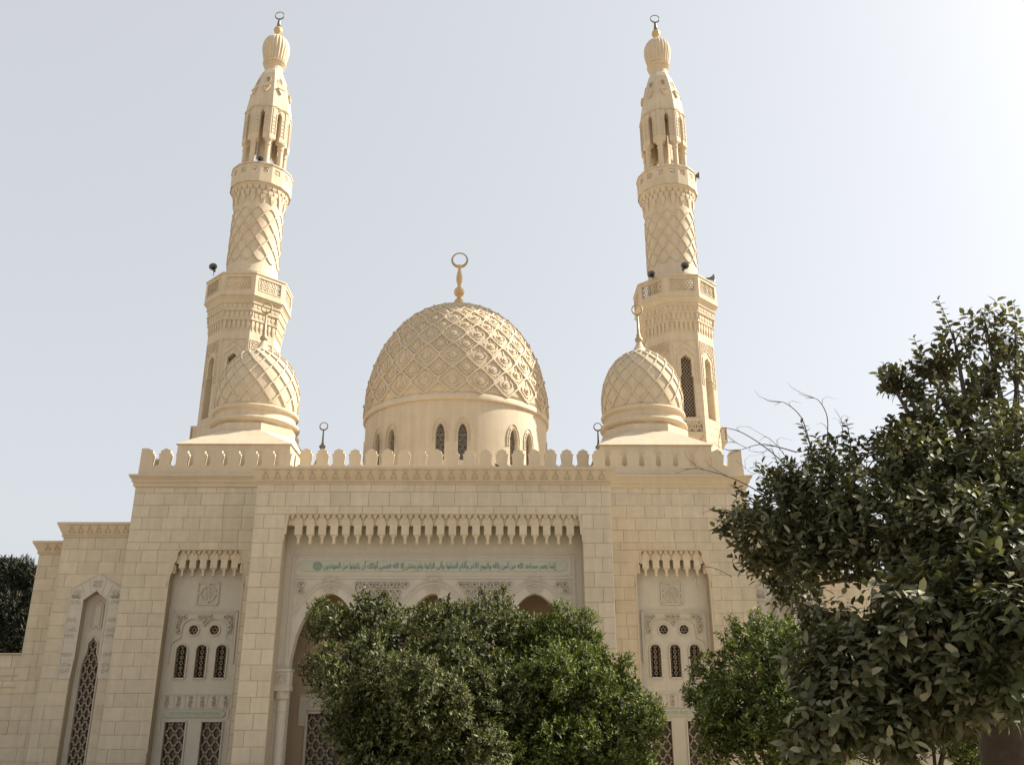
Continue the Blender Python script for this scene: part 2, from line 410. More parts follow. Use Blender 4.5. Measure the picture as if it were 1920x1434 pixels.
def pendant_mesh(ps=1.0):
    b = MB(); mp = plane_map(0, 0)
    w = 0.122
    # stalactite: shoulders, block, funnel, stem, bead (origin at top centre, y=0 is the front plane, hangs into the recess)
    mprism(b, mp, [(-w, -0.35), (w, -0.35), (w, -0.06), (w + 0.025, 0), (-w - 0.025, 0), (-w, -0.06)], -0.30, -0.04)
    lv = [(-0.35, 0.145, 0.14), (-0.37, 0.145, 0.14), (-0.375, 0.11, 0.12), (-0.41, 0.085, 0.09), (-0.47, 0.055, 0.06), (-0.49, 0.045, 0.05), (-0.64, 0.042, 0.045), (-0.65, 0.062, 0.062), (-0.675, 0.062, 0.062), (-0.73, 0.008, 0.008)]
    o = len(b.v)
    for z, a, c in lv:
        for dx, dy in ((-1, -1), (1, -1), (1, 1), (-1, 1)): b.v.append((dx * a * 0.9, 0.17 + dy * c * 0.9, z))
    for i in range(len(lv) - 1):
        for k in range(4): b.f.append((o + i * 4 + (k + 1) % 4, o + i * 4 + k, o + (i + 1) * 4 + k, o + (i + 1) * 4 + (k + 1) % 4))
    b.f.append((o, o + 1, o + 2, o + 3))
    me = bpy.data.meshes.new('pendant'); me.from_pydata(b.v, [], b.f); me.materials.append(M['block']); return me
PEND = pendant_mesh()
def pendants(parent, cx, n, pitch, y, ztop, sz=1.0):
    for k in range(n):
        o = bpy.data.objects.new('pendant', PEND); C.objects.link(o); o.parent = parent
        o.location = (cx + (k - (n - 1) / 2) * pitch - OFF[0], y - OFF[1], ztop - OFF[2]); o.scale = (pitch / 0.391, 1, sz * 0.87)
def fan_band(parent, cx, hw, n, pitch, y, z0, z1, nose=0.0):
    """upper honeycomb tier: row of small fans hollowed under the lintel"""
    b = MB(); mp = plane_map(cx, y)
    h = z1 - z0
    m = 2 * n
    p2 = pitch / 2
    for k in range(-m // 2 - 1, m // 2 + 2):
        c = k * p2
        if abs(c) > hw - p2 * 0.45: continue
        # small corbel nose
        b.add([mp(c - p2 * .46, -0.02, z1), mp(c + p2 * .46, -0.02, z1), mp(c, -0.03, z1 - h * .45), mp(c - p2 * .46, -0.16, z1), mp(c + p2 * .46, -0.16, z1), mp(c, -0.11, z1 - h * .45)],
              [(0, 2, 1), (0, 3, 5, 2), (1, 2, 5, 4)])
    # main slab face behind the noses, bottom edge scalloped over the pendants
    mbox(b, mp, -hw, hw, -0.34, -0.10, z0 + 0.02, z1)
    for k in range(n):
        c = (k - (n - 1) / 2) * pitch
        mprism(b, mp, [(c - pitch * .46, z0), (c + pitch * .46, z0), (c + pitch * .30, z0 + h * .62), (c, z0 + h * .95), (c - pitch * .30, z0 + h * .62)], -0.12, -0.055)
    b.build('fan_moulding', 'stone', parent, OFF)
def step_ops(c, hws, zs, sill=0.0):
    """stepped recess outline: hws from wide to narrow, zs matching tops"""
    t = [(-hws[0], zs[0])]
    for i in range(len(hws) - 1): t += [(-hws[i + 1] - 1e-4 - 0.05, zs[i] + 0.04), (-hws[i + 1], zs[i + 1] - 0.06)]
    t += [(-hws[-1] + 0.05, zs[-1])]
    t += [(-a, b) for a, b in reversed(t)]
    return (c, hws[0], sill, t)

# ---- portal
PY = 30.0; PW = 5.92; PTOP = 10.0
portal = MB(); mp = plane_map(0, PY + 0.022)
pop = step_ops(0.02, [4.92, 4.87, 4.78], [8.28, 8.62, 8.97])
wall(portal, mp, -PW + 0.01, PW - 0.01, 0, PTOP, [pop], 0.75)
for sx in (-1, 1):     # side walls of the projecting portal
    x = sx * (PW - 0.01); q = [(x, PY + 0.022, 0), (x, 36, 0), (x, 36, PTOP), (x, PY + 0.022, PTOP)]
    portal.quad(*(q if sx > 0 else q[::-1]))
portal.box(-PW + 0.01, PW - 0.01, PY + 0.8, 35.6, PTOP - 0.25, PTOP)
po = portal.build('portal', 'mortar', mosque, OFF)
def pfree(z0, z1):
    iv = [(-PW, PW)]
    if z1 <= 8.30: return subtract(iv, (-4.915, 4.955))
    if z0 < 8.97: return subtract(iv, (-4.90, 4.94))
    return iv
prow = rows_down(9.72, 0.478, 22)
prow = [(9.72, PTOP)] + [(a, b) for a, b in prow]
# split so that a joint falls on the recess top
prow = [r for r in prow if r[0] > 9.0] + [(8.97, [r for r in prow if r[0] <= 9.0][0][1])] + rows_down(8.97, 0.478, 19)
lay(po, PY, [r for r in prow if r[1] > 1.0], pfree, 3, avg=0.66)
tr = MB()                                            # trims that fill the stepped shoulders
for sx in (-1, 1):
    f = plane_map(0.02, PY)
    pts = [(4.855, 8.30), (4.925, 8.30), (4.925, 8.60), (4.90, 8.97), (4.80, 8.97), (4.84, 8.70), (4.84, 8.60)]
    mprism(tr, f, [(sx * u, z) for u, z in (pts if sx > 0 else pts[::-1])], -0.05, -0.004)
    mprism(tr, f, [(sx * u, z) for u, z in ([(4.90, 8.10), (4.96, 8.10), (5.0, 8.22), (4.94, 8.32), (4.90, 8.30)] if sx > 0 else [(4.90, 8.10), (4.96, 8.10), (5.0, 8.22), (4.94, 8.32), (4.90, 8.30)][::-1])], -0.05, 0.012)
tr.build('recess_trim', 'stone', po, OFF)
tri_cornice(po, -PW, PW, PY, 9.99, 10.54, 0.389, ret=5)
fan_band(po, 0.02, 4.86, 24, 0.391, PY + 0.02, 8.60, 8.97)
pendants(po, 0.05, 24, 0.391, PY + 0.02, 8.62)
# carved screen with three pointed arches
scr = MB(); SY = PY + 0.62; f = plane_map(0, SY)
at_ = arch_tops(1.17, 4.35, 6.47, 9, 0.62)
AC = (-3.35, 0.02, 3.37)
wall(scr, f, -4.93, 4.97, 0, 8.95, [(c, 1.17, 0.0, at_) for c in AC], 0.45)
sc = scr.build('arcade_screen', 'carved', po, OFF)
rb = MB()
bars(rb, f, line([(-4.66, 4.2), (-4.66, 7.74), (4.70, 7.74), (4.70, 4.2)]), 0.035, 0, 0.03)
bars(rb, f, line([(-4.55, 7.05), (-4.55, 7.64), (4.59, 7.64), (4.59, 7.05), (-4.55, 7.05)]), 0.03, 0, 0.02)
bars(rb, f, line([(-4.55, 4.5), (-4.55, 6.94), (4.59, 6.94), (4.59, 4.5)]), 0.028, 0, 0.02)
for c in AC:
    for off_, w in ((0.34, 0.04), (0.48, 0.03)):
        ao = arch_tops(1.17 + off_, 4.35, 6.47 + off_ * 0.95, 12, 0.62)
        ao = [(c + a, min(b, 6.92)) for a, b in ao if -4.55 < c + a < 4.59]
        bars(rb, f, line(ao), w, 0, 0.028)
    for rr in (0.30, 0.19, 0.10):
        bars(rb, f, line([(c + rr * cos(t * pi / 8), 6.78 + rr * 0.95 * sin(t * pi / 8)) for t in range(17)]), 0.028, 0, 0.035)
    for t in range(6): bars(rb, f, [((c + .1 * cos(t * pi / 3), 6.78 + .1 * sin(t * pi / 3)), (c + .19 * cos(t * pi / 3), 6.78 + .19 * sin(t * pi / 3)))], 0.03, 0, 0.03)
    for t in range(1, 9):       # voussoir joints of the archivolt
        a = t * pi / 9; bars(rb, f, [((c + 1.19 * cos(a) * (1 - .12 * sin(a)), 4.5 + 1.95 * sin(a) * 1.0), (c + 1.5 * cos(a), 4.5 + 2.28 * sin(a)))], 0.018, 0, 0.006)
rb.build('frame_moulding', 'carved2', sc, OFF)
sp = MB()
def in_spandrel(x, z):
    if not (-4.45 < x < 4.49 and 5.5 < z < 6.84): return False
    for c in AC:
        if math.hypot(x - c, z - 6.78) < 0.42: return False
        du = abs(x - c)
        if du < 1.72 and z < 4.35 + 2.75 * max(0.0, 1 - (du / 1.72) ** 2) ** 0.62: return False
    return True
scrolls(sp, f, -4.45, 4.49, 5.5, 6.86, in_spandrel, 0.115, 0.038, 0, 0.075)
sp.build('scroll_relief', 'carved2', sc, OFF, kind='stuff')
# inscription cartouche
ct = MB()
mprism(ct, f, [(-4.25, 7.18), (4.28, 7.18), (4.40, 7.24), (4.44, 7.34), (4.44, 7.46), (4.34, 7.52), (-4.32, 7.52), (-4.42, 7.46), (-4.42, 7.34), (-4.38, 7.24)], 0.0, 0.035)
cart = ct.build('inscription_panel', 'greenp', sc, OFF)

FORMS = {'ا': (0xFE8D, 0xFE8E), 'أ': (0xFE83, 0xFE84), 'إ': (0xFE87, 0xFE88), 'آ': (0xFE81, 0xFE82), 'ب': (0xFE8F, 0xFE90, 0xFE91, 0xFE92), 'ة': (0xFE93, 0xFE94),
 'ت': (0xFE95, 0xFE96, 0xFE97, 0xFE98), 'ج': (0xFE9D, 0xFE9E, 0xFE9F, 0xFEA0), 'خ': (0xFEA5, 0xFEA6, 0xFEA7, 0xFEA8), 'د': (0xFEA9, 0xFEAA), 'ر': (0xFEAD, 0xFEAE), 'ز': (0xFEAF, 0xFEB0),
 'س': (0xFEB1, 0xFEB2, 0xFEB3, 0xFEB4), 'ش': (0xFEB5, 0xFEB6, 0xFEB7, 0xFEB8), 'ص': (0xFEB9, 0xFEBA, 0xFEBB, 0xFEBC), 'ع': (0xFEC9, 0xFECA, 0xFECB, 0xFECC), 'ف': (0xFED1, 0xFED2, 0xFED3, 0xFED4),
 'ق': (0xFED5, 0xFED6, 0xFED7, 0xFED8), 'ك': (0xFED9, 0xFEDA, 0xFEDB, 0xFEDC), 'ل': (0xFEDD, 0xFEDE, 0xFEDF, 0xFEE0), 'م': (0xFEE1, 0xFEE2, 0xFEE3, 0xFEE4), 'ن': (0xFEE5, 0xFEE6, 0xFEE7, 0xFEE8),
 'ه': (0xFEE9, 0xFEEA, 0xFEEB, 0xFEEC), 'و': (0xFEED, 0xFEEE), 'ي': (0xFEF1, 0xFEF2, 0xFEF3, 0xFEF4), 'ى': (0xFEEF, 0xFEF0), 'ئ': (0xFE89, 0xFE8A, 0xFE8B, 0xFE8C)}
def shape(txt):
    txt = txt.replace('لا', '\u0001').replace('لآ', '\u0002')
    LA = {'\u0001': (0xFEFB, 0xFEFC), '\u0002': (0xFEF5, 0xFEF6)}
    F = dict(FORMS); F.update(LA); out = []
    for i, ch in enumerate(txt):
        if ch not in F: out.append(ch); continue
        pj = i > 0 and txt[i - 1] in F and len(F[txt[i - 1]]) == 4
        nj = i + 1 < len(txt) and txt[i + 1] in F and len(F[ch]) == 4
        k = (3 if nj else 1) if pj else (2 if nj else 0)
        out.append(chr(F[ch][k]))
    return ''.join(reversed(out))
def text_mesh(name, body, x0, x1, zc, h, y, m, parent, ext=0.012):
    cu = bpy.data.curves.new(name, 'FONT'); cu.body = body; cu.extrude = ext; cu.size = 1.0; cu.resolution_u = 3; cu.offset = 0.012
    t = bpy.data.objects.new(name, cu); C.objects.link(t)
    bpy.context.view_layer.update()
    me = bpy.data.meshes.new_from_object(t.evaluated_get(bpy.context.evaluated_depsgraph_get()))
    bpy.data.objects.remove(t); n = len(me.vertices)
    v = np.empty(n * 3); me.vertices.foreach_get('co', v); v = v.reshape(-1, 3)
    a, b = v.min(0), v.max(0)
    q = np.empty_like(v)
    q[:, 0] = x0 + (v[:, 0] - a[0]) / (b[0] - a[0]) * (x1 - x0) - OFF[0]
    q[:, 2] = zc - h / 2 + (v[:, 1] - a[1]) / (b[1] - a[1]) * h - OFF[2]
    q[:, 1] = y - v[:, 2] - OFF[1]
    me.vertices.foreach_set('co', q.ravel()); me.materials.clear(); me.materials.append(M[m]); me.update()
    o = bpy.data.objects.new(name, me); C.objects.link(o); o.parent = parent; return o
text_mesh('inscription', shape('إنما يعمر مساجد الله من آمن بالله واليوم الآخر وأقام الصلوة وآتى الزكوة ولم يخش إلا الله فعسى أولئك أن يكونوا من المهتدين'),
          -3.62, 4.08, 7.35, 0.335, SY - 0.037, 'green', sc)
ro = MB()
for rr in (0.13, 0.085, 0.04): bars(ro, plane_map(-3.83, SY - 0.035), line([(rr * 1.15 * cos(t * pi / 7), 7.35 + rr * sin(t * pi / 7)) for t in range(15)]), 0.022, 0, 0.014)
ro.build('rosette', 'green', sc, OFF)
# columns of the arcade
def column(x, y, parent):
    b = MB(); lathe(b, [(0.20, 0.0), (0.20, 0.5), (0.155, 0.6), (0.165, 2.80), (0.185, 2.82), (0.185, 2.87), (0.165, 2.89), (0.165, 3.16)], 16, x, y)
    o = b.build('column', 'carved', parent, OFF, smooth=True)
    c = MB(); lathe(c, [(0.175, 3.16), (0.23, 3.20), (0.245, 3.42), (0.25, 3.43)], 16, x, y)
    c.box(x - 0.27, x + 0.27, y - 0.27, y + 0.27, 3.43, 3.58); 
    c.build('capital', 'carved2', parent, OFF)
    i = MB(); i.box(x - 0.25, x + 0.25, y - 0.24, y + 0.24, 3.58, 4.02)
    mprism(i, plane_map(x, y - 0.24), [(-0.25, 4.02), (0.25, 4.02), (0.30, 4.09), (-0.30, 4.09)], -0.52, 0.04)
    scrolls(i, plane_map(x, y - 0.24), -0.2, 0.2, 3.64, 4.0, lambda a, b: True, 0.1, 0.03, 0, 0.02)
    i.build('impost_block', 'carved', parent, OFF)
for x in (-4.70, -1.67, 1.71, 4.74): column(x, SY + 0.10, po)
jb = MB()                     # dark jambs beside the end columns
# the screen is carried on the imposts: close the wall legs below them
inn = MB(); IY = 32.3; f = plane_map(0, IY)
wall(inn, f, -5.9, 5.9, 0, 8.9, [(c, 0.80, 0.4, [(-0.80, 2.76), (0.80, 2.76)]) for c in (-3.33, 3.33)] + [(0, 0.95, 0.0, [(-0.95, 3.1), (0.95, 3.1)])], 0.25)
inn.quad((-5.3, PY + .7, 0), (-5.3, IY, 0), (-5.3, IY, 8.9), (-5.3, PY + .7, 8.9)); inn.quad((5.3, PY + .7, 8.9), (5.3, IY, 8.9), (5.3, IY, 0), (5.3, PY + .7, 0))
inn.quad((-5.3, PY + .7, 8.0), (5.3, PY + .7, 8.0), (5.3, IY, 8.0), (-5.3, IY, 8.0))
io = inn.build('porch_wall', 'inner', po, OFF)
for c in (-3.33, 3.33):
    b = MB(); f = plane_map(c, IY)
    for (a, d_, z0, z1) in ((-1.12, 1.12, 2.86, 3.38), (-1.12, -0.86, 2.38, 2.86), (0.86, 1.12, 2.38, 2.86)): mbox(b, f, a, d_, 0, 0.035, z0, z1)
    bars(b, f, line([(-1.08, 3.34), (1.08, 3.34)]), 0.03, 0.035, 0.06); bars(b, f, line([(-0.84, 0.4), (-0.84, 2.80), (0.84, 2.80), (0.84, 0.4)]), 0.07, 0, 0.07)
    mprism(b, f, [(-0.75, 2.98), (0.75, 2.98), (0.85, 3.1), (0.75, 3.22), (-0.75, 3.22), (-0.85, 3.1)], 0.035, 0.06)
    b.build('window_surround', 'carved', po, OFF)
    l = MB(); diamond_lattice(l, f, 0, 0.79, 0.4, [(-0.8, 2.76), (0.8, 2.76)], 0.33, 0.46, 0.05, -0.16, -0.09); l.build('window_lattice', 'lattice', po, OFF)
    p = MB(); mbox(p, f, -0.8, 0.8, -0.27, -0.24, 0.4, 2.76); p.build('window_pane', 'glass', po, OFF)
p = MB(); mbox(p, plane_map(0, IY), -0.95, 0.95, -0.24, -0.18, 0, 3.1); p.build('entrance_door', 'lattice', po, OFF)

# ---- side bays
BY = 34.0
def side_bay(sgn):
    xin, xout = 5.60, 11.60; cx = sgn * 8.57 + 0.03
    X0, X1 = (-xout, -xin) if sgn < 0 else (xin, xout + 0.03)
    b = MB(); f = plane_map(0, BY + 0.022)
    op = step_ops(cx, [1.355, 1.22, 1.08], [7.44, 8.10, 8.47])
    op = (cx, 1.355, 0.0, [(-1.355, 7.35), (-1.33, 7.55), (-1.25, 7.72), (-1.24, 7.95), (-1.15, 8.12), (-1.14, 8.36), (-1.08, 8.47), (1.08, 8.47), (1.14, 8.36), (1.15, 8.12), (1.24, 7.95), (1.25, 7.72), (1.33, 7.55), (1.355, 7.35)])
    wall(b, f, X0 + 0.01, X1 - 0.01, 0, 11.3, [op], 0.6)
    xo = X0 + 0.01 if sgn < 0 else X1 - 0.01
    q = [(xo, BY + 0.022, 0), (xo, 40, 0), (xo, 40, 11.3), (xo, BY + 0.022, 11.3)]
    b.quad(*(q if sgn > 0 else q[::-1]))
    xi = X1 - 0.01 if sgn < 0 else X0 + 0.01
    q = [(xi, BY + 0.022, 9), (xi, 40, 9), (xi, 40, 11.3), (xi, BY + 0.022, 11.3)]
    b.quad(*(q if sgn < 0 else q[::-1]))
    b.quad((X0, BY + .02, 11.28), (X1, BY + .02, 11.28), (X1, 40, 11.28), (X0, 40, 11.28))
    bo = b.build('side_bay', 'mortar', mosque, OFF)
    def free(z0, z1):
        iv = [(X0, X1)]
        if z1 <= 7.36: return subtract(iv, (cx - 1.375, cx + 1.375))
        if z0 < 8.46: return subtract(iv, (cx - 1.42, cx + 1.42))
        return iv
    rows = [(10.62, 10.84)] + [r for r in rows_down(10.62, 0.466, 5) if r[0] > 8.48]
    zlow = rows[-1][0]; rows += [(8.47, zlow)] + rows_down(8.47, 0.456, 20)
    lay(bo, BY, [r for r in rows if r[1] > 0.9], free, 11 + sgn, avg=0.72)
    # side face blocks (thin edge of the corner)
    t = MB(); ff = plane_map(cx, BY)
    oR = [(1.355, 7.30), (1.425, 7.30), (1.425, 8.47), (1.08, 8.47), (1.14, 8.36), (1.15, 8.12), (1.24, 7.95), (1.25, 7.72), (1.33, 7.55)]
    mprism(t, ff, oR, -0.05, -0.004); mprism(t, ff, [(-u, z) for u, z in reversed(oR)], -0.05, -0.004)
    edge = [(1.365, 1.5), (1.365, 7.35), (1.34, 7.56), (1.26, 7.73), (1.25, 7.96), (1.16, 8.13), (1.15, 8.37), (1.08, 8.49), (-1.08, 8.49)] + [(-u, z) for u, z in [(1.15, 8.37), (1.16, 8.13), (1.25, 7.96), (1.26, 7.73), (1.34, 7.56), (1.365, 7.35), (1.365, 1.5)]]
    bars(t, ff, line(edge), 0.045, -0.03, 0.018)
    t.build('recess_trim', 'stone', bo, OFF)
    # cornice
    m = MB(); moulding(m, X0, X1, BY, [(0.0, 10.82), (0.06, 10.86), (0.075, 10.93), (0.06, 10.96), (0.12, 11.03), (0.14, 11.08), (0.13, 11.11), (0.19, 11.17), (0.205, 11.20), (0.19, 11.21), (0.225, 11.23), (0.225, 11.30)],
                       6.0, sgn < 0, sgn > 0)
    m.build('cornice', 'stone', bo, OFF)
    # muqarnas
    fan_band(bo, cx, 1.12, 6, 0.385, BY + 0.02, 8.12, 8.46)
    pendants(bo, cx, 6, 0.385, BY + 0.02, 8.13, 0.98)
    ss = MB()
    for s2 in (-1, 1):     # quarter niches at the recess shoulders
        for (u, z, h) in ((1.23, 7.62, .32), (1.12, 7.98, .3)): mbox(ss, ff, s2 * u - 0.05, s2 * u + 0.05, -0.3, -0.05, z, z + h)
    ss.build('shoulder_corbel', 'stone', bo, OFF)
    # grey panel wall with real openings
    pw = MB(); GY = BY + 0.42; g_ = plane_map(cx, GY)
    arched = [(u, 0.19, 3.99, round_tops(0.19, 4.93)) for u in (-0.715, 0.0, 0.715)]
    low = [(u, 0.36, 0.3, [(-0.36, 2.50), (0.36, 2.50)]) for u in (-0.645, 0.645)]
    circ = [(u, 0.165, None) for u in (-0.375, 0.375)]
    wall(pw, g_, -1.36, 1.36, 0, 3.7, low, 0.16)
    wall(pw, g_, -1.36, 1.36, 3.7, 5.36, arched, 0.16)
    # round windows: ring of wall around each circle
    def wall_round(mb, mp, u0, u1, z0, z1, c, zc, r, depth, n=20):
        pts = [(c + r * cos(2 * pi * k / n), zc + r * sin(2 * pi * k / n)) for k in range(n)]
        def out(k):
            a = 2 * pi * k / n; dx, dz = cos(a), sin(a); t = min(((u1 - c) if dx > 0 else (c - u0)) / max(abs(dx), 1e-9), ((z1 - zc) if dz > 0 else (zc - z0)) / max(abs(dz), 1e-9)); return (c + dx * t, zc + dz * t)
        for k in range(n):
            a, b_ = pts[k], pts[(k + 1) % n]; p, q = out(k), out((k + 1) % n)
            mb.quad(mp(p[0], 0, p[1]), mp(q[0], 0, q[1]), mp(b_[0], 0, b_[1]), mp(a[0], 0, a[1]))
            mb.quad(mp(a[0], 0, a[1]), mp(b_[0], 0, b_[1]), mp(b_[0], -depth, b_[1]), mp(a[0], -depth, a[1]))
        for (cu, cz) in ((u0, z0), (u1, z0), (u0, z1), (u1, z1)):   # corner triangles
            ks = [k for k in range(n)]
            best = min(ks, key=lambda k: math.hypot(out(k)[0] - cu, out(k)[1] - cz)); 
            for k in ((best - 1) % n, best):
                p, q = out(k), out((k + 1) % n)
                if abs(p[0] - q[0]) > 1e-6 and abs(p[1] - q[1]) > 1e-6: mb.add([mp(p[0], 0, p[1]), mp(cu, 0, cz), mp(q[0], 0, q[1])], [(0, 1, 2)])
    wall(pw, g_, -1.36, -0.75, 5.36, 5.92, [], 0); wall(pw, g_, 0.75, 1.36, 5.36, 5.92, [], 0)
    for c in (-0.375, 0.375): wall_round(pw, g_, c - 0.375, c + 0.375, 5.36, 5.92, c, 5.64, 0.165, 0.16)
    wall(pw, g_, -1.36, 1.36, 5.92, 8.47, [], 0)
    gp = pw.build('carved_panel_wall', 'carved', bo, OFF)
    # relief
    rf = MB()
    for (a, b2, c2, d2) in ((-0.385, 6.555, 0.385, 7.325), ):
        bars(rf, g_, line([(a, b2), (c2, b2), (c2, d2), (a, d2), (a, b2)]), 0.055, 0, 0.05)
    for rr, w in ((0.285, 0.05), (0.245, 0.02)): bars(rf, g_, line([(rr * cos(t * pi / 10), 6.94 + rr * sin(t * pi / 10)) for t in range(21)]), w, 0, 0.045)
    for k in range(8):
        a = k * pi / 4 + pi / 8; bars(rf, g_, line([(0.04 * cos(a), 6.94 + 0.04 * sin(a)), (0.13 * cos(a + .25), 6.94 + 0.13 * sin(a + .25)), (0.21 * cos(a), 6.94 + 0.21 * sin(a))]), 0.035, 0, 0.035)
    for k in range(4):
        a = k * pi / 2; mprism(rf, g_, [(0.335 * cos(a) + 0.05 * cos(t * pi / 3), 6.94 + 0.335 * sin(a) + 0.05 * sin(t * pi / 3)) for t in range(6)], 0, 0.06)
    rf.build('medallion', 'carved2', gp, OFF)
    r2 = MB()
    # trefoil field: raised slab around the windows, carved
    def lobes(u):       # lower edge of the raised carved slab
        z = -9
        for c, zc, r in ((-0.40, 5.62, 0.43), (0.40, 5.62, 0.43), (-0.80, 4.98, 0.36), (0.80, 4.98, 0.36)):
            if abs(u - c) < r: z = max(z, zc + math.sqrt(r * r - (u - c) ** 2))
        return z
    n = 64; us = [-1.16 + 2.32 * i / n for i in range(n + 1)]
    top = 6.30
    def low_(u):
        z = lobes(u); return max(z, 4.47) if z > 0 else 4.47
    sl = MB()
    for a, b3 in zip(us[:-1], us[1:]):
        za, zb = low_(a), low_(b3)
        if abs(a) > 1.155 and abs(b3) > 1.155: pass
        mprism(sl, g_, [(a, za), (b3, zb), (b3, top), (a, top)], 0.0, 0.028)
    sl.build('trefoil_panel', 'carved', gp, OFF)
    arc = [(u, low_(u)) for u in us]
    bars(r2, g_, line(arc), 0.045, 0.02, 0.05)
    bars(r2, g_, line([(-1.16, 4.47), (-1.16, 6.30), (1.16, 6.30), (1.16, 4.47)]), 0.05, 0.02, 0.055)
    bars(r2, g_, line([(-1.07, 5.3), (-1.07, 6.21), (1.07, 6.21), (1.07, 5.3)]), 0.02, 0.02, 0.045)
    bars(r2, g_, line([(-1.31, 1.0), (-1.31, 7.3)]) + line([(1.31, 1.0), (1.31, 7.3)]), 0.03, 0, 0.02)
    r2.build('frame_moulding', 'carved2', gp, OFF)
    r3 = MB(); scrolls(r3, g_, -1.04, 1.04, 4.55, 6.19, lambda x, z: (z > low_(x) + 0.10) or (abs(x) > 0.99 and z > 4.5 and z > low_(x) + .06), 0.095, 0.032, 0.02, 0.085)
    # frieze of wedge voussoirs
    for k in range(6):
        c = (k - 2.5) * 0.385; lean = (k - 2.5) * 0.03
        if k % 1 == 0: scrolls(r3, g_, c - 0.10 + lean, c + 0.10 + lean, 3.0, 3.38, lambda x, z: True, 0.07, 0.028, 0.02, 0.07)
    r3.build('scroll_relief', 'carved2', gp, OFF, kind='stuff')
    r4 = MB()
    mbox(r4, g_, -1.26, 1.26, 0, 0.025, 2.95, 3.43); 
    for k in range(7):
        c = (k - 3) * 0.385; lean = (k - 3) * 0.03
        bars(r4, g_, [((c - lean * .6 , 2.97), (c + lean * .6, 3.41))], 0.022, 0.02, 0.045)
    bars(r4, g_, line([(-1.26, 3.43), (1.26, 3.43)]), 0.04, 0.0, 0.05)
    bars(r4, g_, line([(-1.15, 2.62), (-1.15, 2.95)]) + line([(1.15, 2.62), (1.15, 2.95)]) + line([(-1.20, 2.1), (-1.20, 2.6)]) + line([(1.20, 2.1), (1.20, 2.6)]), 0.1, 0.0, 0.025)
    r4.build('frieze', 'carved', gp, OFF)
    r5 = MB(); mprism(r5, g_, [(-0.98, 2.66), (0.98, 2.66), (1.10, 2.77), (0.98, 2.90), (-0.98, 2.90), (-1.10, 2.77)], 0.0, 0.05)
    gq = random.Random(5 + sgn)
    for k in range(26):
        u = -0.86 + k * 0.069; bars(r5, g_, line([(u, 2.72), (u + gq.uniform(-.03, .03), 2.84), (u + 0.05, 2.74 + gq.uniform(0, .06))]), 0.018, 0.045, 0.062)
    r5.build('cartouche', 'greenp', gp, OFF)
    # windows: frames, lattices, panes
    for u in (-0.715, 0.0, 0.715):
        w = MB(); rt = round_tops(0.215, 4.93)
        bars(w, g_, line([(u - 0.215, 3.96)] + [(u + a, z) for a, z in rt] + [(u + 0.215, 3.96), (u - 0.215, 3.96)]), 0.045, 0, 0.05); w.build('window_frame', 'carved', gp, OFF)
        l = MB(); tf = topf(round_tops(0.19, 4.93)); hex_lattice(l, plane_map(cx + u, GY), 0, 4.5, lambda x, z: abs(x) < 0.185 and z + 4.5 > 3.99 and z + 4.5 < tf(x), 0.062, 0.026, -0.11, -0.06, 0.75)
        hex_lattice(l, plane_map(cx + u, GY), 0, 4.5, lambda x, z: abs(x) < 0.185 and z + 4.5 > 3.99 and z + 4.5 < tf(x), 0.124, 0.014, -0.11, -0.05, 0.75)
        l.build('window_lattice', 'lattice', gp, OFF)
        p = MB(); mbox(p, g_, u - 0.19, u + 0.19, -0.18, -0.15, 3.99, 5.12); p.build('window_pane', 'glass', gp, OFF)
    for u in (-0.375, 0.375):
        w = MB(); bars(w, g_, line([(u + 0.195 * cos(t * pi / 10), 5.64 + 0.195 * sin(t * pi / 10)) for t in range(21)]), 0.05, 0, 0.045); w.build('window_frame', 'carved', gp, OFF)
        l = MB(); hex_lattice(l, plane_map(cx + u, GY), 0, 5.64, lambda x, z: math.hypot(x, z) < 0.165, 0.075, 0.028, -0.10, -0.05, 0.2); l.build('window_lattice', 'lattice', gp, OFF)
        p = MB(); mbox(p, g_, u - 0.165, u + 0.165, -0.18, -0.15, 5.475, 5.805); p.build('window_pane', 'glass', gp, OFF)
    for u in (-0.645, 0.645):
        w = MB(); bars(w, g_, line([(u - 0.385, 0.3), (u - 0.385, 2.53), (u + 0.385, 2.53), (u + 0.385, 0.3)]), 0.05, 0, 0.045); w.build('window_frame', 'carved', gp, OFF)
        l = MB(); diamond_lattice(l, plane_map(cx + u, GY), 0, 0.355, 0.3, [(-0.36, 2.5), (0.36, 2.5)], 0.33, 0.46, 0.042, -0.12, -0.06); l.build('window_lattice', 'lattice', gp, OFF)
        p = MB(); mbox(p, g_, u - 0.36, u + 0.36, -0.18, -0.155, 0.3, 2.5); p.build('window_pane', 'glass', gp, OFF)
    # parapet base + merlons
    pb = MB(); pb.box(X0 + 0.03, X1 - 0.03, BY + 0.0, BY + 0.28, 11.30, 11.62)
    xo2 = X0 + 0.03 if sgn < 0 else X1 - 0.31
    pb.box(xo2, xo2 + 0.28, BY + 0.28, 40, 11.30, 11.62)
    par = pb.build('parapet', 'stone', bo, OFF)
    return bo, par, X0, X1
